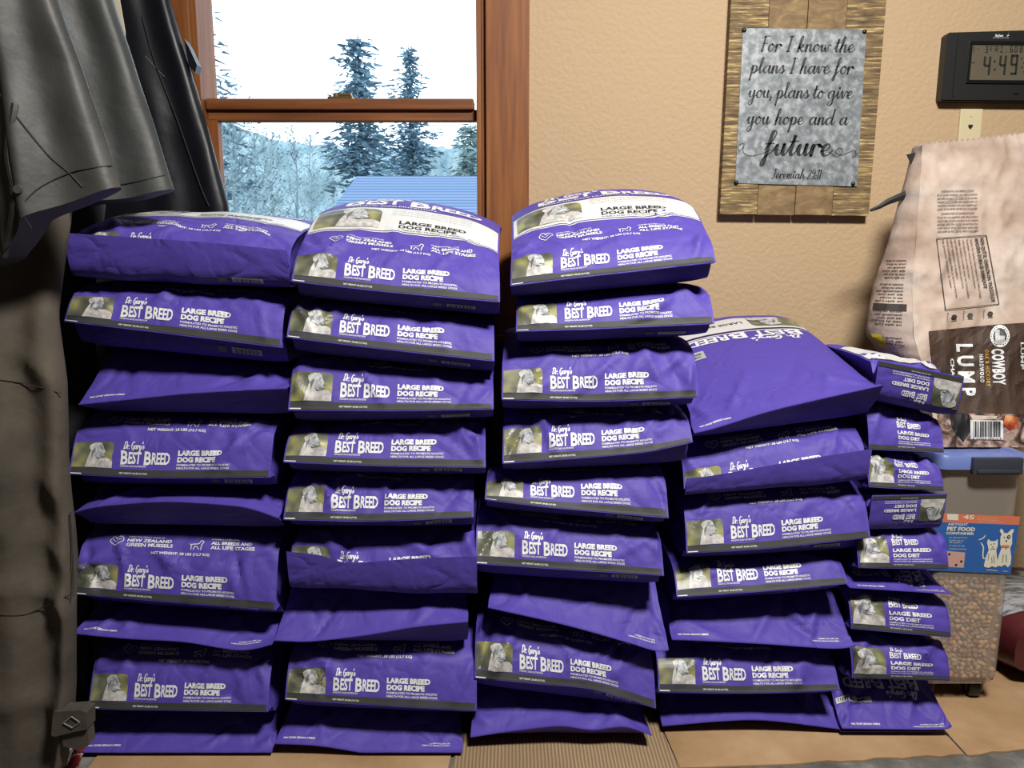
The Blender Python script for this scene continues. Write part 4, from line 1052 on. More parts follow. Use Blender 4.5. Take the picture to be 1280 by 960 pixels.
sheet('cardboard_sheet', 'tan cardboard sheet under the storage bin at the lower right corner', edge(G(1208, 945), G(1420, 926)) + [G(1420, 926), Vector((1.7, 2.09, 0)), Vector((.815, 2.09, 0)), G(1178, 912)], .0006, .0040, 'cardboard')
sheet('cardboard_sheet', 'scuffed cardboard sheet with bare corrugation showing between the middle and fourth stacks', edge(G(560, 985), G(850, 963)) + [G(850, 963), Vector((.285, 2.0, 0)), Vector((-.08, 2.0, 0))], .0006, .0040, 'corrugated')
sheet('cardboard_sheet', 'brown shadowed cardboard sheet under the two leftmost bag stacks', edge(G(90, 990), G(555, 985)) + [G(555, 985), Vector((-.09, 2.0, 0)), Vector((-.90, 2.0, 0))], .0006, .0040, 'cardboard')

# ------------------------------------------------------------------ storage bin with kibble
YBN = 1.60
mat('bin_plastic', (1, 1, 1), .3)
def milky(m, col, k):
    nt = m.node_tree; out = nt.nodes['Material Output']; b = nt.nodes['Principled BSDF']; b.inputs['Base Color'].default_value = (*col, 1); b.inputs['Roughness'].default_value = .25
    tr = nt.nodes.new('ShaderNodeBsdfTransparent'); tr.inputs[0].default_value = (.97, .95, .93, 1)
    mx = nt.nodes.new('ShaderNodeMixShader'); mx.inputs[0].default_value = k
    tl = nt.nodes.new('ShaderNodeBsdfTranslucent'); tl.inputs[0].default_value = (*col, 1); m2 = nt.nodes.new('ShaderNodeMixShader'); m2.inputs[0].default_value = .5
    nt.links.new(b.outputs[0], m2.inputs[1]); nt.links.new(tl.outputs[0], m2.inputs[2])
    nt.links.new(tr.outputs[0], mx.inputs[1]); nt.links.new(m2.outputs[0], mx.inputs[2]); nt.links.new(mx.outputs[0], out.inputs[0])
milky(MATS['bin_plastic'], (.80, .72, .62), .38)
mat('bin_lid_blue', (0.17, 0.23, 0.55), .35); mat('latch_grey', (0.045, 0.05, 0.065), .4)
mat('caster_black', (0.012, 0.012, 0.012), .4)
bx0, bx1 = P(1173, 620, YBN).x, P(1279, 600, YBN).x
bz0, bz1 = P(1240, 858, YBN).z, P(1240, 574, YBN).z
by0, by1 = YBN, 2.06
bn = empty('storage_bin', ((bx0 + bx1) / 2, (by0 + by1) / 2, 0.0045)); tag(bn, 'clear plastic pet food bin with blue lid and grey latch standing on casters', 'storage bin'); bo = bn.location
def rrect(x0, y0, x1, y1, r, n=5):
    out = []
    for cx, cy, a in ((x1 - r, y0 + r, -90), (x1 - r, y1 - r, 0), (x0 + r, y1 - r, 90), (x0 + r, y0 + r, 180)):
        for k in range(n + 1):
            t = math.radians(a + 90 * k / n); out.append((cx + r * math.cos(t), cy + r * math.sin(t)))
    return out
ins = .012
def loft(secs, mi=0, caps=(True, True)):
    V, F = [], []; n = len(secs[0])
    for s_ in secs: V += s_
    for j in range(len(secs) - 1):
        for i in range(n): F.append((j * n + i, j * n + (i + 1) % n, (j + 1) * n + (i + 1) % n, (j + 1) * n + i))
    if caps[0]: F.append(tuple(range(n))[::-1])
    if caps[1]: F.append(tuple(range((len(secs) - 1) * n, len(secs) * n)))
    return V, F
def sec(i, z, r=.02): return [(x, y, z) for x, y in rrect(bx0 + i, by0 + i, bx1 - i, by1 - i, r)]
V, F = loft([sec(.012, bz0), sec(.005, bz0 + .012), sec(.003, bz0 + .03), sec(0, bz1 - .03), sec(-.003, bz1 - .028), sec(-.003, bz1)], caps=(True, False))
new_obj('bin_body', V, F, 'bin_plastic', bn, bo, True, None, 40)
V, F = loft([sec(-.006, bz1 - .022, .022), sec(-.014, bz1 - .020, .026), sec(-.014, bz1 + .002, .026), sec(-.010, bz1 + .010, .024), sec(.010, bz1 + .012, .02), sec(.014, bz1 + .007, .018)])
lid = new_obj('lid', V, F, 'bin_lid_blue', bn, bo, True, None, 40)
b = MB(); fb = Frame2(1212, 592, by0 - .014, 1275, 592)
lx = fb.uv(1274, 592)[0]; lz = fb.uv(1212, 571)[1]
lbox(b, fb, 0, 0, lx, lz, -.002, .012, 0, .004); lbox(b, fb, .008, .004, lx - .008, .012, .010, .016, 0, .002); b.build('latch', 'latch_grey', bn, bo, True)
cast = [(1237, 866)]
for (cx, cy) in ((bx1 - .035, by0 + .05), (bx0 + .035, by0 + .05), (bx1 - .035, by1 - .05), (bx0 + .035, by1 - .05)):
    rw = (bz0 - .0045) * .46
    c_ = MB(); c_.tube([(cx - .014, cy, .0045 + rw), (cx - .009, cy, .0045 + rw), (cx + .009, cy, .0045 + rw), (cx + .014, cy, .0045 + rw)], [rw * .8, rw, rw, rw * .8], 20)
    wh = c_.build('caster', 'caster_black', bn, bo, True)
    k_ = MB().box((cx - .02, cy - .022, .0045 + rw * 1.7), (cx + .02, cy + .022, bz0 + .004), 0, .003).box((cx - .020, cy - .012, .0045 + rw * .8), (cx - .016, cy + .016, bz0), 0, .001).box((cx + .016, cy - .012, .0045 + rw * .8), (cx + .020, cy + .016, bz0), 0, .001)
    k_.build('fork', 'caster_black', wh, bo)
# label on the bin
mat('label_blue', (0.03, 0.13, 0.42), .5); mat('label_orange', (0.75, 0.20, 0.10), .5); mat('label_pink', (0.65, 0.38, 0.32), .5); mat('ink_cream', (0.8, 0.76, 0.62), .5)
fb = Frame2(1170, 714, by0, 1265, 718)
U_ = lambda x, y: fb.uv(x, y, .003)
def boxpx(pts): return poly2d([U_(*p) for p in pts])
def txtpx(s, x0, x1, yb, hpx, bold=.03, lean=0):
    a, e, u = U_(x0, yb), U_(x1, yb + lean), U_(x0, yb - hpx)
    v, t = fit(text2d(s, u[1] - a[1], bold), a[0], e[0]); v = v + np.array([0, a[1]])
    v[:, 1] += (v[:, 0] - a[0]) * ((e[1] - a[1]) / (e[0] - a[0])); return v, t
pts = [(1152, 652), (1274, 657), (1264, 718), (1152, 713)]
parts = [(boxpx([(1152, 652), (1274.5, 656.5), (1264, 718), (1152, 713)]), 0, 0), (boxpx([(1152, 641), (1276, 646), (1274.5, 656.5), (1152, 652)]), 1, 0),
  (boxpx([(1184, 642.5), (1198.5, 643), (1198, 650.8), (1185, 650)]), 2, 1), (txtpx('45', 1204, 1218, 649, 5.5, .03, .6), 2, 1), (txtpx('AIRTIGHT', 1185, 1210, 656.8, 3, .02, .6), 2, 1), (txtpx('PET FOOD', 1184, 1219, 663.3, 4.8, .05, 1), 2, 1), (txtpx('CONTAINER', 1183, 1218, 668, 3.0, .04, .8), 2, 1)]
for k, (s_, x1_, y_) in enumerate((('for dry pet food', 1209, 673), ('holds up to', 1205, 676.5), ('45 quarts', 1202, 679), ('on casters for easy', 1206, 683), ('moving and storing', 1208, 687))): parts.append((txtpx(s_, 1187, x1_, y_, 1.9, .0, .4), 2, 1))
for k in range(3): parts.append((txtpx('keeps food fresh and dry', 1223, 1248 + 6 * (k == 2), 648 + k * 2.4, 1.1, 0, .8), 2, 1))
parts += [(boxpx([(1184, 689), (1207, 691), (1205, 710), (1184, 709)]), 3, 1)]
for x_, y_ in ((1187, 693), (1202, 702), (1195.5, 706.5)):
    a = U_(x_, y_); parts.append((disc2d(a[0], a[1], .0028), 4, 2))
lab = flat('label', fb, parts, ['label_blue', 'label_orange', 'ink_cream', 'label_pink', 'print_black'], bn, bo, .0008)
# sitting cat and dog drawn on the label
cat = [(1230, 707), (1233, 695), (1236, 688), (1235, 683), (1234, 678), (1235.5, 674), (1239, 676.5), (1244, 676.5), (1247.5, 674), (1247.5, 682), (1245.5, 688), (1246.5, 697), (1248.5, 707), (1245, 709.5), (1240, 708), (1236, 710), (1231, 709)]
dog = [(1246, 707), (1249, 694), (1252, 686), (1250.5, 680), (1251, 671), (1252.5, 668.5), (1250, 664), (1251.5, 661), (1254, 662.5), (1255.5, 666.5), (1260, 666.5), (1264.5, 662), (1267.5, 661.5), (1267.5, 664.5), (1265.5, 668), (1265.5, 680), (1263, 685), (1264.5, 697), (1263.5, 706), (1260, 709.5), (1256.5, 706), (1252, 708.5)]
pet = [(boxpx(dog), 0, 2), (boxpx(cat), 0, 3), (boxpx([(1251.5, 681.5), (1261.5, 681.5), (1261.5, 684.5), (1251.5, 684.5)]), 2, 4)]
sk = lambda pts_, w_: stroke2d([U_(*p) for p in pts_], w_)
pet += [(sk([(1226.5, 679), (1229.5, 684), (1229, 692), (1229.5, 698), (1233, 698)], .0028), 0, 2)]
for x_, y_, r_, mi in ((1261, 671, .0040, 1), (1261, 671, .0016, 0), (1255.5, 671.5, .0013, 1), (1258, 676, .0018, 1), (1239, 680.5, .0011, 1), (1242.5, 679.5, .0011, 1), (1241, 683.5, .0012, 1), (1257.5, 685.5, .0012, 1)):
    a = U_(x_, y_); pet.append((disc2d(a[0], a[1], r_), mi, 5 + (mi == 0)))
for q_ in ([(1235, 700), (1236, 692)], [(1243, 704), (1242, 694)], [(1240, 704), (1239.5, 697)], [(1258, 703), (1257.5, 693)], [(1253, 703), (1254, 693)], [(1238, 686), (1244, 685.8)]): pet.append((sk([q_[0], ((q_[0][0] + q_[1][0]) / 2 + .3, (q_[0][1] + q_[1][1]) / 2), q_[1]], .0009), 1, 5))
pet += [(sk([(1233, 712.5), (1240, 713), (1247, 714)], .0013), 0, 2), (sk([(1254, 714), (1260, 714.5)], .0011), 0, 2), (sk([(1224, 675), (1229, 673), (1232, 669.5)], .0024), 0, 2)]
flat('pet_drawing', fb, pet, ['ink_cream', 'print_black', 'label_orange'], lab, bo, .0008)
# kibble
mat('kibble_tan', (0.62, 0.38, 0.19), .8); mat('kibble_brown', (0.33, 0.18, 0.10), .8); mat('kibble_red', (0.50, 0.22, 0.13), .8); mat('kibble_grey', (0.33, 0.27, 0.21), .8)
kb = MB(); rk = random.Random(9)
kz = P(1240, 700, YBN).z
kb.box((bx0 + .018, by0 + .018, bz0 + .012), (bx1 - .014, by1 - .014, kz - .012), 1)
bm = bmesh.new(); bmesh.ops.create_icosphere(bm, subdivisions=1, radius=1); iv = [v.co.copy() for v in bm.verts]; ifc = [[v.index for v in f.verts] for f in bm.faces]; bm.free()
def pellet(c):
    r = rk.uniform(.0065, .0098); sc = Vector((r, r * .6, r * rk.uniform(.75, 1)))
    R = Vector((rk.uniform(-.6, .6), rk.uniform(-.6, .6), rk.uniform(-3, 3)))
    from mathutils import Euler
    E = Euler(R).to_matrix()
    kb.add([tuple(c + E @ Vector((v.x * sc.x, v.y * sc.y, v.z * sc.z))) for v in iv], ifc, rk.choices([0, 1, 2, 3], [4, 3, 2.2, 2.4])[0])
x = bx0 + .016
nz = int((kz - bz0 - .02) / .0105); nxk = int((bx1 - bx0 - .03) / .0118)
for j in range(nz):
    for i in range(nxk):
        pellet(Vector((bx0 + .018 + i * .0118 + rk.uniform(-.003, .003), by0 + .014 + rk.uniform(-.002, .003), bz0 + .018 + j * .0105 + rk.uniform(-.003, .003))))
for j in range(nz // 2):
    for i in range(24):
        pellet(Vector((bx1 - .012 + rk.uniform(-.002, .001), by0 + .02 + i * .017 + rk.uniform(-.004, .004), bz0 + .018 + j * .017 + rk.uniform(-.004, .004))))
for i in range(nxk):
    for j in range(26):
        pellet(Vector((bx0 + .018 + i * .0118 + rk.uniform(-.003, .003), by0 + .02 + j * .016, kz - .012 + rk.uniform(-.003, .007))))
kbo = kb.build('kibble', ['kibble_tan', 'kibble_brown', 'kibble_red', 'kibble_grey'], smooth=True, sharp=80)
tag(kbo, 'brown and tan kibble filling the clear bin', 'kibble', kind='stuff')

# ------------------------------------------------------------------ charcoal bag on the bin lid
mat('kraft_pale', (0.56, 0.42, 0.33), .8, nodes=noisy([(0.28, (0.34, 0.22, 0.15)), (0.48, (0.55, 0.42, 0.34)), (0.66, (0.70, 0.60, 0.52))], 6, bs=.5, bd=.012, detail=6, bscale=16))
mat('kraft_brown', (0.085, 0.042, 0.022), .7, nodes=noisy([(0.3, (0.040, 0.019, 0.010)), (0.7, (0.078, 0.037, 0.020))], 8, bs=.3, bd=.01, bscale=16))
mat('lump_photo', (0.2, 0.15, 0.12), .6, nodes=noisy([(0.36, (0.02, 0.013, 0.01)), (0.47, (0.15, 0.085, 0.065)), (0.55, (0.40, 0.27, 0.22)), (0.68, (0.66, 0.50, 0.42))], 24, detail=5, dist=1.2))
mat('ember', (0.55, 0.12, 0.03), .6, nodes=noisy([(0.35, (0.25, 0.02, 0.01)), (0.5, (0.62, 0.13, 0.03)), (0.7, (0.8, 0.45, 0.2))], 30, detail=3))
mat('gold_ink', (0.6, 0.32, 0.05), .5); mat('tape_yellow', (0.75, 0.62, 0.02), .5); mat('print_dark', (0.045, 0.035, 0.03), .6)
lidz = bz1 + .0125
def cplane(z): return 1.66 + (z - lidz) * .27
def cwr(x, z): return .012 * mnoise.noise((x * 9, z * 6, 3)) - .016 * abs(mnoise.noise((x * 14, z * 10, 8))) - .009 * abs(mnoise.noise((x * 30 + 3, z * 24, 5)))
def CPt(px, py, off=0):
    Y = 1.7
    for _ in range(6):
        p = P(px, py, Y); Y = cplane(p.z) - cwr(p.x, p.z) - off
    return P(px, py, Y)
cb = empty('charcoal_bag', (1.02, 1.76, lidz)); tag(cb, 'crumpled tan and brown paper bag of lump charcoal standing on the blue bin lid', 'charcoal bag'); cbo = cb.location
lf = [(1153, 181), (1150, 230), (1145, 300), (1140, 360), (1142, 420), (1160, 480), (1172, 562)]
nv, nu = 110, 80
Fg = np.zeros((nv, nu, 3)); Bg = np.zeros((nv, nu, 3))
for j in range(nv):
    py = 180 + (562 - 180) * j / (nv - 1)
    xl_ = np.interp(py, [q[1] for q in lf], [q[0] for q in lf])
    xr_ = np.interp(py, [165, 300, 562], [1330, 1352, 1352])
    for i in range(nu):
        px = xl_ + (xr_ - xl_) * i / (nu - 1)
        pyy = py + (1 - j / (nv - 1)) * (-(px - 1153) / 120 * 12 + 2.0 * math.sin(px * .9) * (j == 0))
        p = CPt(px, min(pyy, 562)); p.z = max(p.z, lidz) if j < nv - 1 else lidz
        Fg[j, i] = p
        dpt = .045 + .16 * min(1, (j / (nv - 1)) * 1.6)
        Bg[j, i] = (p.x - (.02 + .03 * min(1, j / 30)) * (1 - i / (nu - 1)) * 0, min(p.y + dpt, 2.07), p.z)
V = [tuple(p) for r in Fg for p in r] + [tuple(p) for r in Bg for p in r]; o_ = nu * nv; F, M = [], []
for j in range(nv - 1):
    for i in range(nu - 1):
        a = j * nu + i; F += [(a, a + nu, a + nu + 1, a + 1), (o_ + a, o_ + a + 1, o_ + a + nu + 1, o_ + a + nu)]
    r = j * nu + nu - 1; F += [(r, r + nu, o_ + r + nu, o_ + r)]
for i in range(nu - 1):
    F += [(i, i + 1, o_ + i + 1, o_ + i), ((nv - 1) * nu + i, o_ + (nv - 1) * nu + i, o_ + (nv - 1) * nu + i + 1, (nv - 1) * nu + i + 1)]
new_obj('body', V, F, 'kraft_pale', cb, cbo, True, None, 60)
# left gusset folds outward
GV, GF = [], []; ng = 9
for j in range(nv):
    f0, b0 = Vector(Fg[j, 0]), Vector(Bg[j, 0]); jj = j / (nv - 1) * 59; kk = min(1, jj / 34) * max(0, min(1, (47 - jj) / 9))
    for i in range(ng):
        t = i / (ng - 1); p = f0.lerp(b0, t); p.x -= .055 * kk * math.sin(math.pi * t) + .006 * kk * mnoise.noise((t * 6, p.z * 9, 2)); GV.append(tuple(p))
for j in range(nv - 1):
    for i in range(ng - 1):
        a = j * ng + i; GF.append((a, a + 1, a + ng + 1, a + ng))
gus = new_obj('side_gusset', GV, GF, 'kraft_pale', cb, cbo, True, None, 60)
def cprint(name, parts, mats, off0=.0032):
    V, F, M, n = [], [], [], 0
    for (v, t), mi, layer, L in parts:
        v, t = refine((v, t), 2)
        V += [tuple(CPt(x, y, off0 + .0012 * layer)) for x, y in v]; F += [tuple(int(i) + n for i in q) for q in t]; M += [mi] * len(t); n += len(v)
    return new_obj(name, V, F, mats, cb, cbo, False, M)
def pxrect(x0, y0, x1, y1, dy=0): return poly2d([(x0, y0), (x1, y0 + dy), (x1, y1 + dy), (x0, y1)])
def down(s, x, y0, y1, cap, bold=.03, drift=0, sp=1):
    """lettering that reads downwards, tops to the right"""
    v, t = fit(text2d(s, cap, bold, 1, sp), 0, y1 - y0)
    return np.stack([x + v[:, 1] + drift * v[:, 0], y0 + v[:, 0]], 1), t
def across(s, x0, x1, y, cap, bold=.01, rise=0):
    v, t = fit(text2d(s, cap, bold), x0, x1)
    return np.stack([v[:, 0], y - v[:, 1] + rise * (v[:, 0] - x0)], 1), t
br = poly2d([(1161, 414), (1200, 410), (1240, 406), (1300, 402), (1352, 400), (1352, 519), (1300, 518), (1230, 517), (1171, 516)])
cprint('brown_panel', [(br, 0, 0, 6)], ['kraft_brown'])
pt_ = poly2d([(1172, 517), (1230, 517), (1352, 519), (1352, 559), (1173, 559)])
cprint('charcoal_photo', [(pt_, 0, 0, 6), (poly2d([(1257, 519), (1272, 521), (1273, 534), (1262, 538), (1254, 530)]), 1, 1, 6), (poly2d([(1213, 519), (1247, 520), (1245, 524), (1216, 525)]), 2, 1, 6),
    (poly2d([(1186, 516), (1212, 518), (1214, 538), (1204, 553), (1190, 534)]), 3, 1, 6)], ['lump_photo', 'ember', 'kraft_pale', 'print_black'])
bars = [(pxrect(1213, 525, 1254, 549, 0.6), 0, 2, 8)]
xb = 1217
rb = random.Random(3)
while xb < 1250:
    wb = rb.choice([.6, .9, 1.5]); bars.append((pxrect(xb, 526.5, xb + wb, 546, 0), 1, 3, 0)); xb += wb + rb.choice([.6, .8, 1.2])
bars.append((across('0 73556 45213 8', 1216, 1252, 548.8, 2, 0), 1, 3, 0))
cprint('barcode_sticker', bars, ['print_white', 'print_black'])
em = [(disc2d(1250, 420, 12.2, 14, 28), 0, 1, 5), (disc2d(1250, 420, 8.6, 10, 24), 1, 2, 5)]
for k in range(6): em.append((pxrect(1244.5 + k * 2, 412, 1245.6 + k * 2, 430), 0, 3, 6))
em.append((pxrect(1249.5, 411, 1256.5, 419), 1, 4, 0))
for k in range(22):
    a = 2 * math.pi * k / 22
    if abs(math.sin(a)) < .93: em.append((disc2d(1250 + 10.4 * math.cos(a), 420 + 12 * math.sin(a), .7, n=6), 1, 2, 0))
cprint('flag_emblem', em, ['print_white', 'print_black'])
cprint('title_lettering', [(down('COWBOY', 1240, 436, 481, 15, .045, .05, 1.12), 0, 1, 0), (down('LUMP', 1196, 430, 495, 20, .035, .07, 1.5), 0, 1, 0), (down('HARDWOOD', 1224, 443, 478, 5, .03, .05, 1.3), 0, 1, 0), (down('CHARCOAL', 1188, 448, 506, 4.5, .03, .06), 0, 1, 0), (down('OAK & HICKORY', 1231, 437, 483, 5, .03, .05, 1.3), 1, 1, 0),
    (down('LUMP', 1276, 428, 462, 4, .02), 0, 1, 0)], ['print_white', 'gold_ink'])
tx = []
L1 = ['GARANTIA SATISFACCION', 'Si no queda satisfecho con este producto', 'devuelva la parte no usada en su envase', 'original con el recibo de compra para un', 'reembolso completo del precio pagado por', 'usted en la tienda donde fue comprado']
for k, s_ in enumerate(L1): tx.append((across(s_, 1172 + 5 * (k == 0), 1222 - 5 * (k == 0), 240 + k * 4.4, 2.3, .015, -.02), 0, 0, 0))
L2 = ['GUARANTEE OF SATISFACTION', 'If you are not satisfied with this product', 'return the unused portion in its original', 'package with the receipt of purchase for', 'a full refund of the purchase price that', 'was paid at the store where bought']
for k, s_ in enumerate(L2): tx.append((across(s_, 1172 + 5 * (k == 0), 1223 - 5 * (k == 0), 268 + k * 4.4, 2.3, .015, -.02), 0, 0, 0))
for (x0, y0, x1, y1) in ((1171, 298, 1233, 294), (1182, 387, 1249, 380), (1171, 298, 1182, 387), (1233, 294, 1249, 380)):
    v, t = stroke2d([(x0, y0), ((x0 + x1) / 2, (y0 + y1) / 2), (x1, y1)], .9, .9, 8); tx.append(((v, t), 0, 0, 0))
tx += [(down('POR QUÉ EL CARBÓN EN TROZOS DE', 1225, 297, 377, 4.4, .03, .19), 0, 0, 0), (down('MADERA DURA ES DIFERENTE', 1218.5, 298, 360, 4.4, .03, .19), 0, 0, 0)]
for k in range(8): tx.append((down(['hecho de madera dura natural de roble y nogal', 'se enciende rapido y esta listo en quince minutos', 'arde mas caliente para sellar los jugos', 'deja menos ceniza que las briquetas', 'sin rellenos ni productos quimicos', 'sabor autentico a madera', 'ideal para parrillas y ahumadores', 'se puede volver a usar'][k], 1213 - k * 5.0, 299, 372 - (k % 3) * 12, 2.4, .01, .17), 0, 0, 0))
for cx_, cy_ in ((1193, 396), (1213, 394), (1238, 392)):
    tx += [(disc2d(cx_, cy_, 3.4, 2.8), 0, 0, 0), (pxrect(cx_ - 3, cy_ + 3.5, cx_ + 3, cy_ + 4.6), 0, 0, 0), (down('Paso', cx_ - 9, cy_ - 5, cy_ + 6, 2.2, 0), 0, 0, 0)]
cprint('small_lettering', tx, ['print_dark'])
# printing and yellow tag on the gusset
def gpt(t, py, off=.0015):
    j = np.clip((py - 180) / 382 * (nv - 1), 0, nv - 1.001); i = np.clip(t * (ng - 1), 0, ng - 1.001)
    j0, i0 = int(j), int(i); fj, fi = j - j0, i - i0
    q = lambda a, b_: np.array(GV[a * ng + b_])
    p = (q(j0, i0) * (1 - fi) + q(j0, i0 + 1) * fi) * (1 - fj) + (q(j0 + 1, i0) * (1 - fi) + q(j0 + 1, i0 + 1) * fi) * fj
    return tuple(p + np.array([-.7 * off, -.7 * off, 0]))
V, F, M, n = [], [], [], 0
def gadd(d, mi, L=0):
    global n
    v, t = refine(d, L) if L else d
    for x_, y_ in v: V.append(gpt(x_, y_, .0012 + .0006 * mi))
    for q in t: F.append(tuple(int(i) + n for i in q)); M.append(mi)
    n += len(v)
words = ['consejos de seguridad', 'nunca use gasolina', 'mantenga lejos', 'de los ninos', 'use al aire libre', 'no deje el fuego', 'sin vigilancia']
for k in range(26):
    py = 326 + k * 4.3
    if 20 <= k <= 22 or k in (6, 13, 14): continue
    v, t = fit(text2d(words[k % 7], 2.6, .02), .06, .42 - .05 * (k % 3)); gadd((np.stack([.48 - v[:, 0] , py - v[:, 1]], 1) * np.array([-1, 1]) + np.array([.52, 0]), t), 0)
gadd(rect2d(.06, 380, .48, 389, 4, 2), 0, .2)
new_obj('gusset_lettering', V, F, ['print_dark'], gus, cbo, False, M)
V, F, M, n = [], [], [], 0
gadd(rect2d(.30, 421, .46, 439, 3, 3), 0, .3)
new_obj('yellow_tag', V, F, ['tape_yellow'], gus, cbo, False, M)
# torn drawstring sticking out to the left
b = MB(); q = [P(1141, 238, 1.86), P(1128, 245, 1.855), P(1110, 252, 1.85), P(1100, 258, 1.85), P(1088, 263, 1.85)]
b.tube(q, [.010, .010, .008, .006, .004], 6); b.build('tear_strip', 'print_black', cb, cbo, True)
MB().prism([(1134, 193), (1146, 190), (1147, 211), (1142, 210)], lambda x, y, d: tuple(P(x, y, 1.875) + Vector((0, d, 0))), 0, .004).build('torn_tab', 'print_black', cb, cbo)

# ------------------------------------------------------------------ maroon bag at the right edge
mat('maroon_film', (0.10, 0.018, 0.022), .3, nodes=bumpy(18, .4, .01)); mat('grey_print', (0.30, 0.30, 0.31), .5, nodes=noisy([(0.40, (0.12, 0.12, 0.13)), (0.5, (0.33, 0.33, 0.34)), (0.6, (0.45, 0.45, 0.46))], 26, (1, 2.5, 1), detail=4))
mo = empty('pet_food_sack', (1.36, 1.86, .004)); tag(mo, 'maroon glossy sack with grey printed top at the right edge beside the bin', 'sack')
V, F = [], []; nn = 22; secs = []
for j in range(13):
    t = j / 12; y = 1.68 + .38 * t
    r_ = []
    for k in range(nn):
        a = 2 * math.pi * k / nn; ca, sa = math.cos(a), math.sin(a)
        e = 2 / 4.0
        x_ = 1.37 + .175 * math.copysign(abs(ca) ** e, ca) * (1 - .05 * math.cos(6.28 * t)); z_ = .095 + .088 * math.copysign(abs(sa) ** e, sa) * (.45 + .55 * math.sin(math.pi * min(max(t * 1.0 + .12, 0), .88)))
        r_.append((x_ + .006 * mnoise.noise((a * 2, y * 12, 4)), y, max(z_, .0045) + (.005 * mnoise.noise((a * 3, y * 16, 6)) if z_ > .06 else 0)))
    secs.append(r_)
V, F = loft(secs)
new_obj('body', V, F, 'maroon_film', mo, mo.location, True, None, 60)
top = [[secs[j][k] for k in range(3, 10)] for j in range(2, 12)]
V = [(x, y, z + .002) for r_ in top for x, y, z in r_]; F = [(j * 7 + i, j * 7 + i + 1, j * 7 + i + 8, j * 7 + i + 7) for j in range(9) for i in range(6)]
pp = new_obj('printed_panel', V, F, 'grey_print', mo, mo.location, True)

# ------------------------------------------------------------------ outside: ground, neighbour's roof, trees
mat('grass', (0.10, 0.16, 0.10), .9, nodes=noisy([(0.3, (0.06, 0.1, 0.06)), (0.7, (0.16, 0.2, 0.13))], 2))
struct(MB().box((-60, YW + .15, -1.2), (60, 90, -1.0)).build('ground', 'grass'))
def shingle(nt, b):
    br_ = nt.nodes.new('ShaderNodeTexBrick'); br_.inputs['Scale'].default_value = 1
    br_.inputs['Color1'].default_value = (0.10, 0.16, 0.275, 1); br_.inputs['Color2'].default_value = (0.125, 0.19, 0.31, 1); br_.inputs['Mortar'].default_value = (0.05, 0.085, 0.155, 1)
    br_.inputs['Brick Width'].default_value = 60; br_.inputs['Row Height'].default_value = .058; br_.inputs['Mortar Size'].default_value = .010
    nt.links.new(tex(nt, 'UV'), br_.inputs['Vector']); nt.links.new(br_.outputs['Color'], b.inputs['Base Color'])
mat('shingles', (0.15, 0.24, 0.4), .85, nodes=shingle); mat('siding', (0.3, 0.32, 0.34), .8)
r0, r1, r2, r3 = P(446, 220, 17), P(790, 220, 17), P(790, 318, 13), P(372, 318, 13)
ho = empty('neighbour_house', ((r0.x + r1.x) / 2, 15, -1.0)); tag(ho, "neighbour's house with a blue-grey shingled roof beyond the window", 'house')
me = bpy.data.meshes.new('roof'); n_ = (r1 - r0).cross(r3 - r0).normalized() * .15
if n_.z < 0: n_ = -n_
back0, back1 = Vector((r3.x, 21, r3.z)), Vector((r2.x, 21, r2.z))
vs = [r0, r1, r2, r3, back0, back1] ; lo = [v - Vector((0, 0, .18)) for v in vs]
me.from_pydata([tuple(v - ho.location) for v in vs + lo], [], [(0, 3, 2, 1), (0, 1, 5, 4), (0, 4, 3), (1, 2, 5), (6, 7, 8, 9), (6, 10, 11, 7), (3, 9, 8, 2), (4, 5, 11, 10), (3, 4, 10, 9), (2, 8, 11, 5)])
uv = me.uv_layers.new()
for p_ in me.polygons:
    for li in p_.loop_indices:
        v = me.vertices[me.loops[li].vertex_index].co; uv.data[li].uv = (v.x, math.hypot(v.y, v.z))
me.materials.append(MATS['shingles']); ro = bpy.data.objects.new('roof', me); COL.objects.link(ro); ro.parent = ho
MB().box((r3.x + .3, 13.4, -1.0), (r2.x - .3, 20.6, r3.z - .17)).build('wall', 'siding', ho, ho.location)

mat('conifer', (0.15, 0.27, 0.36), .9, nodes=noisy([(0.3, (0.10, 0.20, 0.29)), (0.7, (0.24, 0.38, 0.47))], 1.5))
mat('conifer_bark', (0.06, 0.07, 0.085), .9)
mat('hazed_twig', (0.28, 0.38, 0.43), .9); mat('hazed_twig_pale', (0.38, 0.49, 0.54), .9)  # distance haze over the thicket is mixed into these twig colours
mat('hazed_leaf', (0.28, 0.42, 0.44), .9, nodes=noisy([(0.3, (0.17, 0.29, 0.33)), (0.7, (0.42, 0.55, 0.52))], 1.2))  # leaf colour paled and blued to stand for haze
mat('haze_woods', (0.33, 0.47, 0.53), 1.0, nodes=noisy([(0.36, (0.24, 0.38, 0.45)), (0.5, (0.38, 0.52, 0.57)), (0.62, (0.55, 0.67, 0.70))], 1.6, (1, 1, .55), detail=9, nrough=.75))  # blue haze of distance painted into the woods' colour
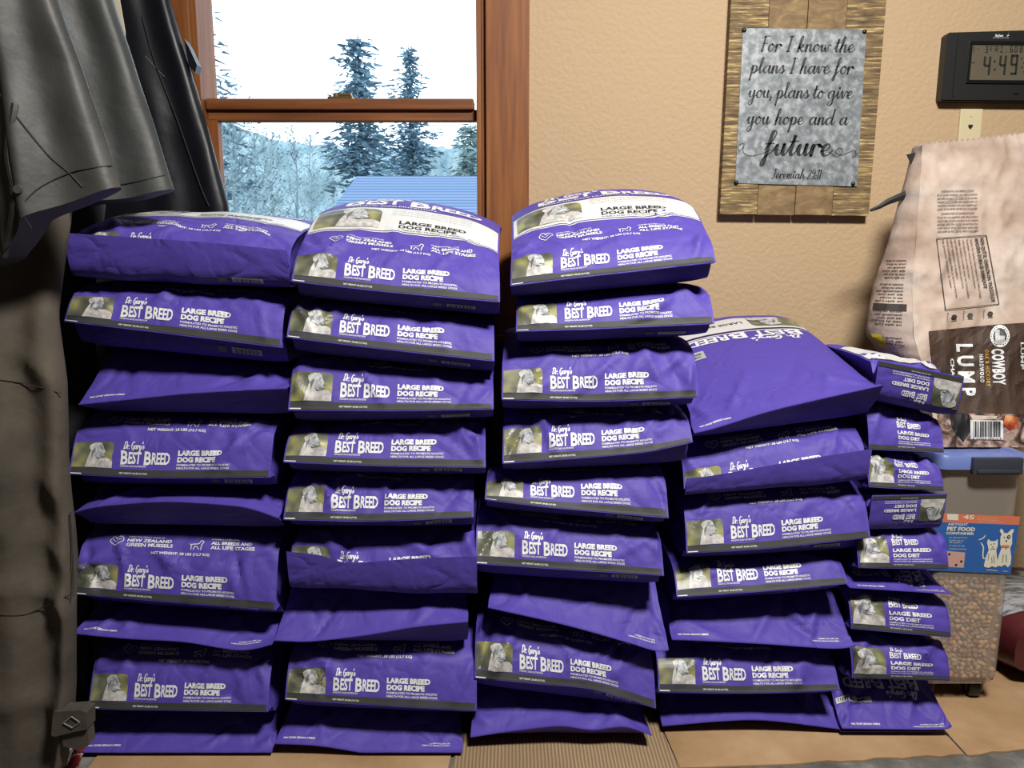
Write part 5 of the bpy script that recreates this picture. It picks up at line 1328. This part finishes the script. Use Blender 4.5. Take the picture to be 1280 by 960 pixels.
def conifer(label, cx, ytop, Y, prof, seed, dens=1.0, name='conifer', leafm='conifer'):
    """prof: (py, half-width px) outline of the crown"""
    r_ = random.Random(seed); tp = P(cx, ytop, Y); base = Vector((tp.x, Y, -1.0)); o = empty(name, base); tag(o, label, 'tree', 'trees beyond the window')
    hh = tp.z - base.z
    MB().tube([base, base.lerp(tp, .6), tp], [hh * .016, hh * .008, .02], 7).build('trunk', 'conifer_bark', o, base, True)
    zs = [P(cx, py, Y).z for py, _ in prof][::-1]; ws = [abs(P(cx + w_, py, Y).x - P(cx, py, Y).x) for py, w_ in prof][::-1]
    V, F = [], []
    z = zs[0]
    while z < tp.z - .1:
        R = np.interp(z, zs, ws); nb = int((7 + 5 * R) * dens)
        for k in range(nb):
            a = r_.uniform(0, 6.28); L = R * r_.uniform(.55, 1.12); dz = -L * r_.uniform(.1, .32)
            st = max(3, int(L / .22))
            for q_ in range(st):
                t = (q_ + .6) / st; c = Vector((tp.x + math.cos(a) * L * t, Y + math.sin(a) * L * t, z + dz * t * (1.6 - t) + (.12 * L * t * t)))
                for w_ in range(3):
                    sz = r_.uniform(.14, .32) * (1.15 - .4 * t); d1 = Vector((math.cos(a + r_.uniform(-.9, .9)), math.sin(a + r_.uniform(-.9, .9)), r_.uniform(-.5, .25))) * sz
                    c_ = c + Vector((r_.gauss(0, .14), r_.gauss(0, .14), r_.gauss(-.05, .12))); d2 = Vector((r_.uniform(-1, 1), r_.uniform(-1, 1), r_.uniform(-1, .2))).normalized() * sz * .30
                    i = len(V); V += [tuple(c_ - d1 * .5 + d2), tuple(c_ - d1 * .5 - d2), tuple(c_ + d1 - d2 * .2), tuple(c_ + d1 * .7 + d2 * .5)]; F.append((i, i + 1, i + 2, i + 3))
        z += r_.uniform(.22, .40) * (1 if R > .6 else .7)
    new_obj('foliage', V, F, leafm, o, base, False)
conifer('tall dark conifer rising above the middle of the window rail', 447, 44, 27, [(44, 4), (60, 20), (85, 31), (115, 40), (140, 44), (165, 52), (195, 56), (225, 50)], 1, .8)
conifer('shorter dark conifer right of the tall one, above the roof ridge', 511, 60, 38, [(60, 5), (80, 14), (100, 24), (118, 33), (140, 22), (160, 36), (190, 42), (222, 44)], 2, .75)
conifer('conifer with drooping boughs at the left edge of the window view', 212, -120, 22, [(-120, 12), (0, 44), (40, 58), (80, 50), (115, 66), (160, 70), (230, 80)], 3, .7)
def bare(label, cx, ytop, Y, seed, w, m, leaves=0):
    r_ = random.Random(seed); tp = P(cx, ytop, Y); base = Vector((tp.x + r_.uniform(-.2, .2), Y, -1.0)); o = empty('bare_tree', base); tag(o, label, 'tree', 'trees beyond the window')
    b = MB(); hh = tp.z - base.z
    tr = [base, base.lerp(tp, .4) + Vector((r_.uniform(-.15, .15), 0, 0)), base.lerp(tp, .75) + Vector((r_.uniform(-.15, .15), 0, 0)), tp]
    b.tube(tr, [hh * .011, hh * .008, hh * .005, .012], 5); b.build('trunk', m, o, base, True)
    tw = MB()
    for k in range(46):
        t = r_.uniform(.2, .98); p = base.lerp(tp, t); a = r_.uniform(0, 6.28); L = w * r_.uniform(.4, 1.1) * (1.25 - t)
        q = [p]
        dirv = Vector((math.cos(a), math.sin(a) * .5, r_.uniform(.5, 1.3))).normalized()
        for s_ in range(4):
            q.append(q[-1] + dirv * L / 4); dirv = (dirv + Vector((r_.uniform(-.35, .35), r_.uniform(-.2, .2), r_.uniform(-.2, .3)))).normalized()
        tw.tube(q, [.022, .018, .014, .01, .006], 3, cap=False)
        for s_ in range(6):
            i = r_.randrange(1, 5); p2 = q[i]; d = Vector((r_.uniform(-1, 1), r_.uniform(-.4, .4), r_.uniform(-.2, 1))).normalized() * L * r_.uniform(.15, .4)
            tw.tube([p2, p2 + d * .5, p2 + d + Vector((0, 0, .05))], [.012, .009, .005], 3, cap=False)
    tw.build('twigs', m, o, base, True)
    if leaves:
        V, F = [], []
        for k in range(leaves):
            t = r_.uniform(.3, 1); p = base.lerp(tp, t) + Vector((r_.gauss(0, .55) * w * (1.25 - t), r_.gauss(0, .4), r_.gauss(0, .3)))
            sz = r_.uniform(.02, .055); i = len(V)
            d1 = Vector((r_.uniform(-1, 1), r_.uniform(-1, 1), r_.uniform(-1, 1))).normalized() * sz; d2 = d1.orthogonal() * .7
            V += [tuple(p - d1), tuple(p + d2), tuple(p + d1), tuple(p - d2)]; F.append((i, i + 1, i + 2, i + 3))
        new_obj('leaves', V, F, 'hazed_leaf', o, base, False)
BT = [('bare pale tree with long slanting twigs at the left of the window, topping the rail', 262, 88, 15, 'hazed_twig', 2.0, 300), ('slender bare tree just right of the parka beyond the lower pane', 292, 140, 19, 'hazed_twig', 1.6, 500),
      ('thin bare tree second right of the parka beyond the lower pane', 318, 158, 24, 'hazed_twig_pale', 1.5, 500), ('hazy bare tree in the middle of the thicket left of the roof', 340, 165, 29, 'hazed_twig_pale', 1.6, 600),
      ('upright bare tree left of the tall conifer', 366, 158, 34, 'hazed_twig', 1.6, 600), ('bushy bare tree close to the left of the tall conifer', 388, 168, 39, 'hazed_twig_pale', 1.8, 700), ('pale bare tree right behind the left slope of the roof', 412, 178, 44, 'hazed_twig_pale', 1.6, 600)]
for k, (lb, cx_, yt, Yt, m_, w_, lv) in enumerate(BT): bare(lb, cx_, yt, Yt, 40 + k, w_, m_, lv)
conifer('hazy leafy tree at the right of the lower pane, above the roof', 588, 150, 34, [(150, 6), (165, 16), (190, 24), (225, 30)], 7, 1.0, 'leafy_tree', 'hazed_leaf')
# hazy woods far behind
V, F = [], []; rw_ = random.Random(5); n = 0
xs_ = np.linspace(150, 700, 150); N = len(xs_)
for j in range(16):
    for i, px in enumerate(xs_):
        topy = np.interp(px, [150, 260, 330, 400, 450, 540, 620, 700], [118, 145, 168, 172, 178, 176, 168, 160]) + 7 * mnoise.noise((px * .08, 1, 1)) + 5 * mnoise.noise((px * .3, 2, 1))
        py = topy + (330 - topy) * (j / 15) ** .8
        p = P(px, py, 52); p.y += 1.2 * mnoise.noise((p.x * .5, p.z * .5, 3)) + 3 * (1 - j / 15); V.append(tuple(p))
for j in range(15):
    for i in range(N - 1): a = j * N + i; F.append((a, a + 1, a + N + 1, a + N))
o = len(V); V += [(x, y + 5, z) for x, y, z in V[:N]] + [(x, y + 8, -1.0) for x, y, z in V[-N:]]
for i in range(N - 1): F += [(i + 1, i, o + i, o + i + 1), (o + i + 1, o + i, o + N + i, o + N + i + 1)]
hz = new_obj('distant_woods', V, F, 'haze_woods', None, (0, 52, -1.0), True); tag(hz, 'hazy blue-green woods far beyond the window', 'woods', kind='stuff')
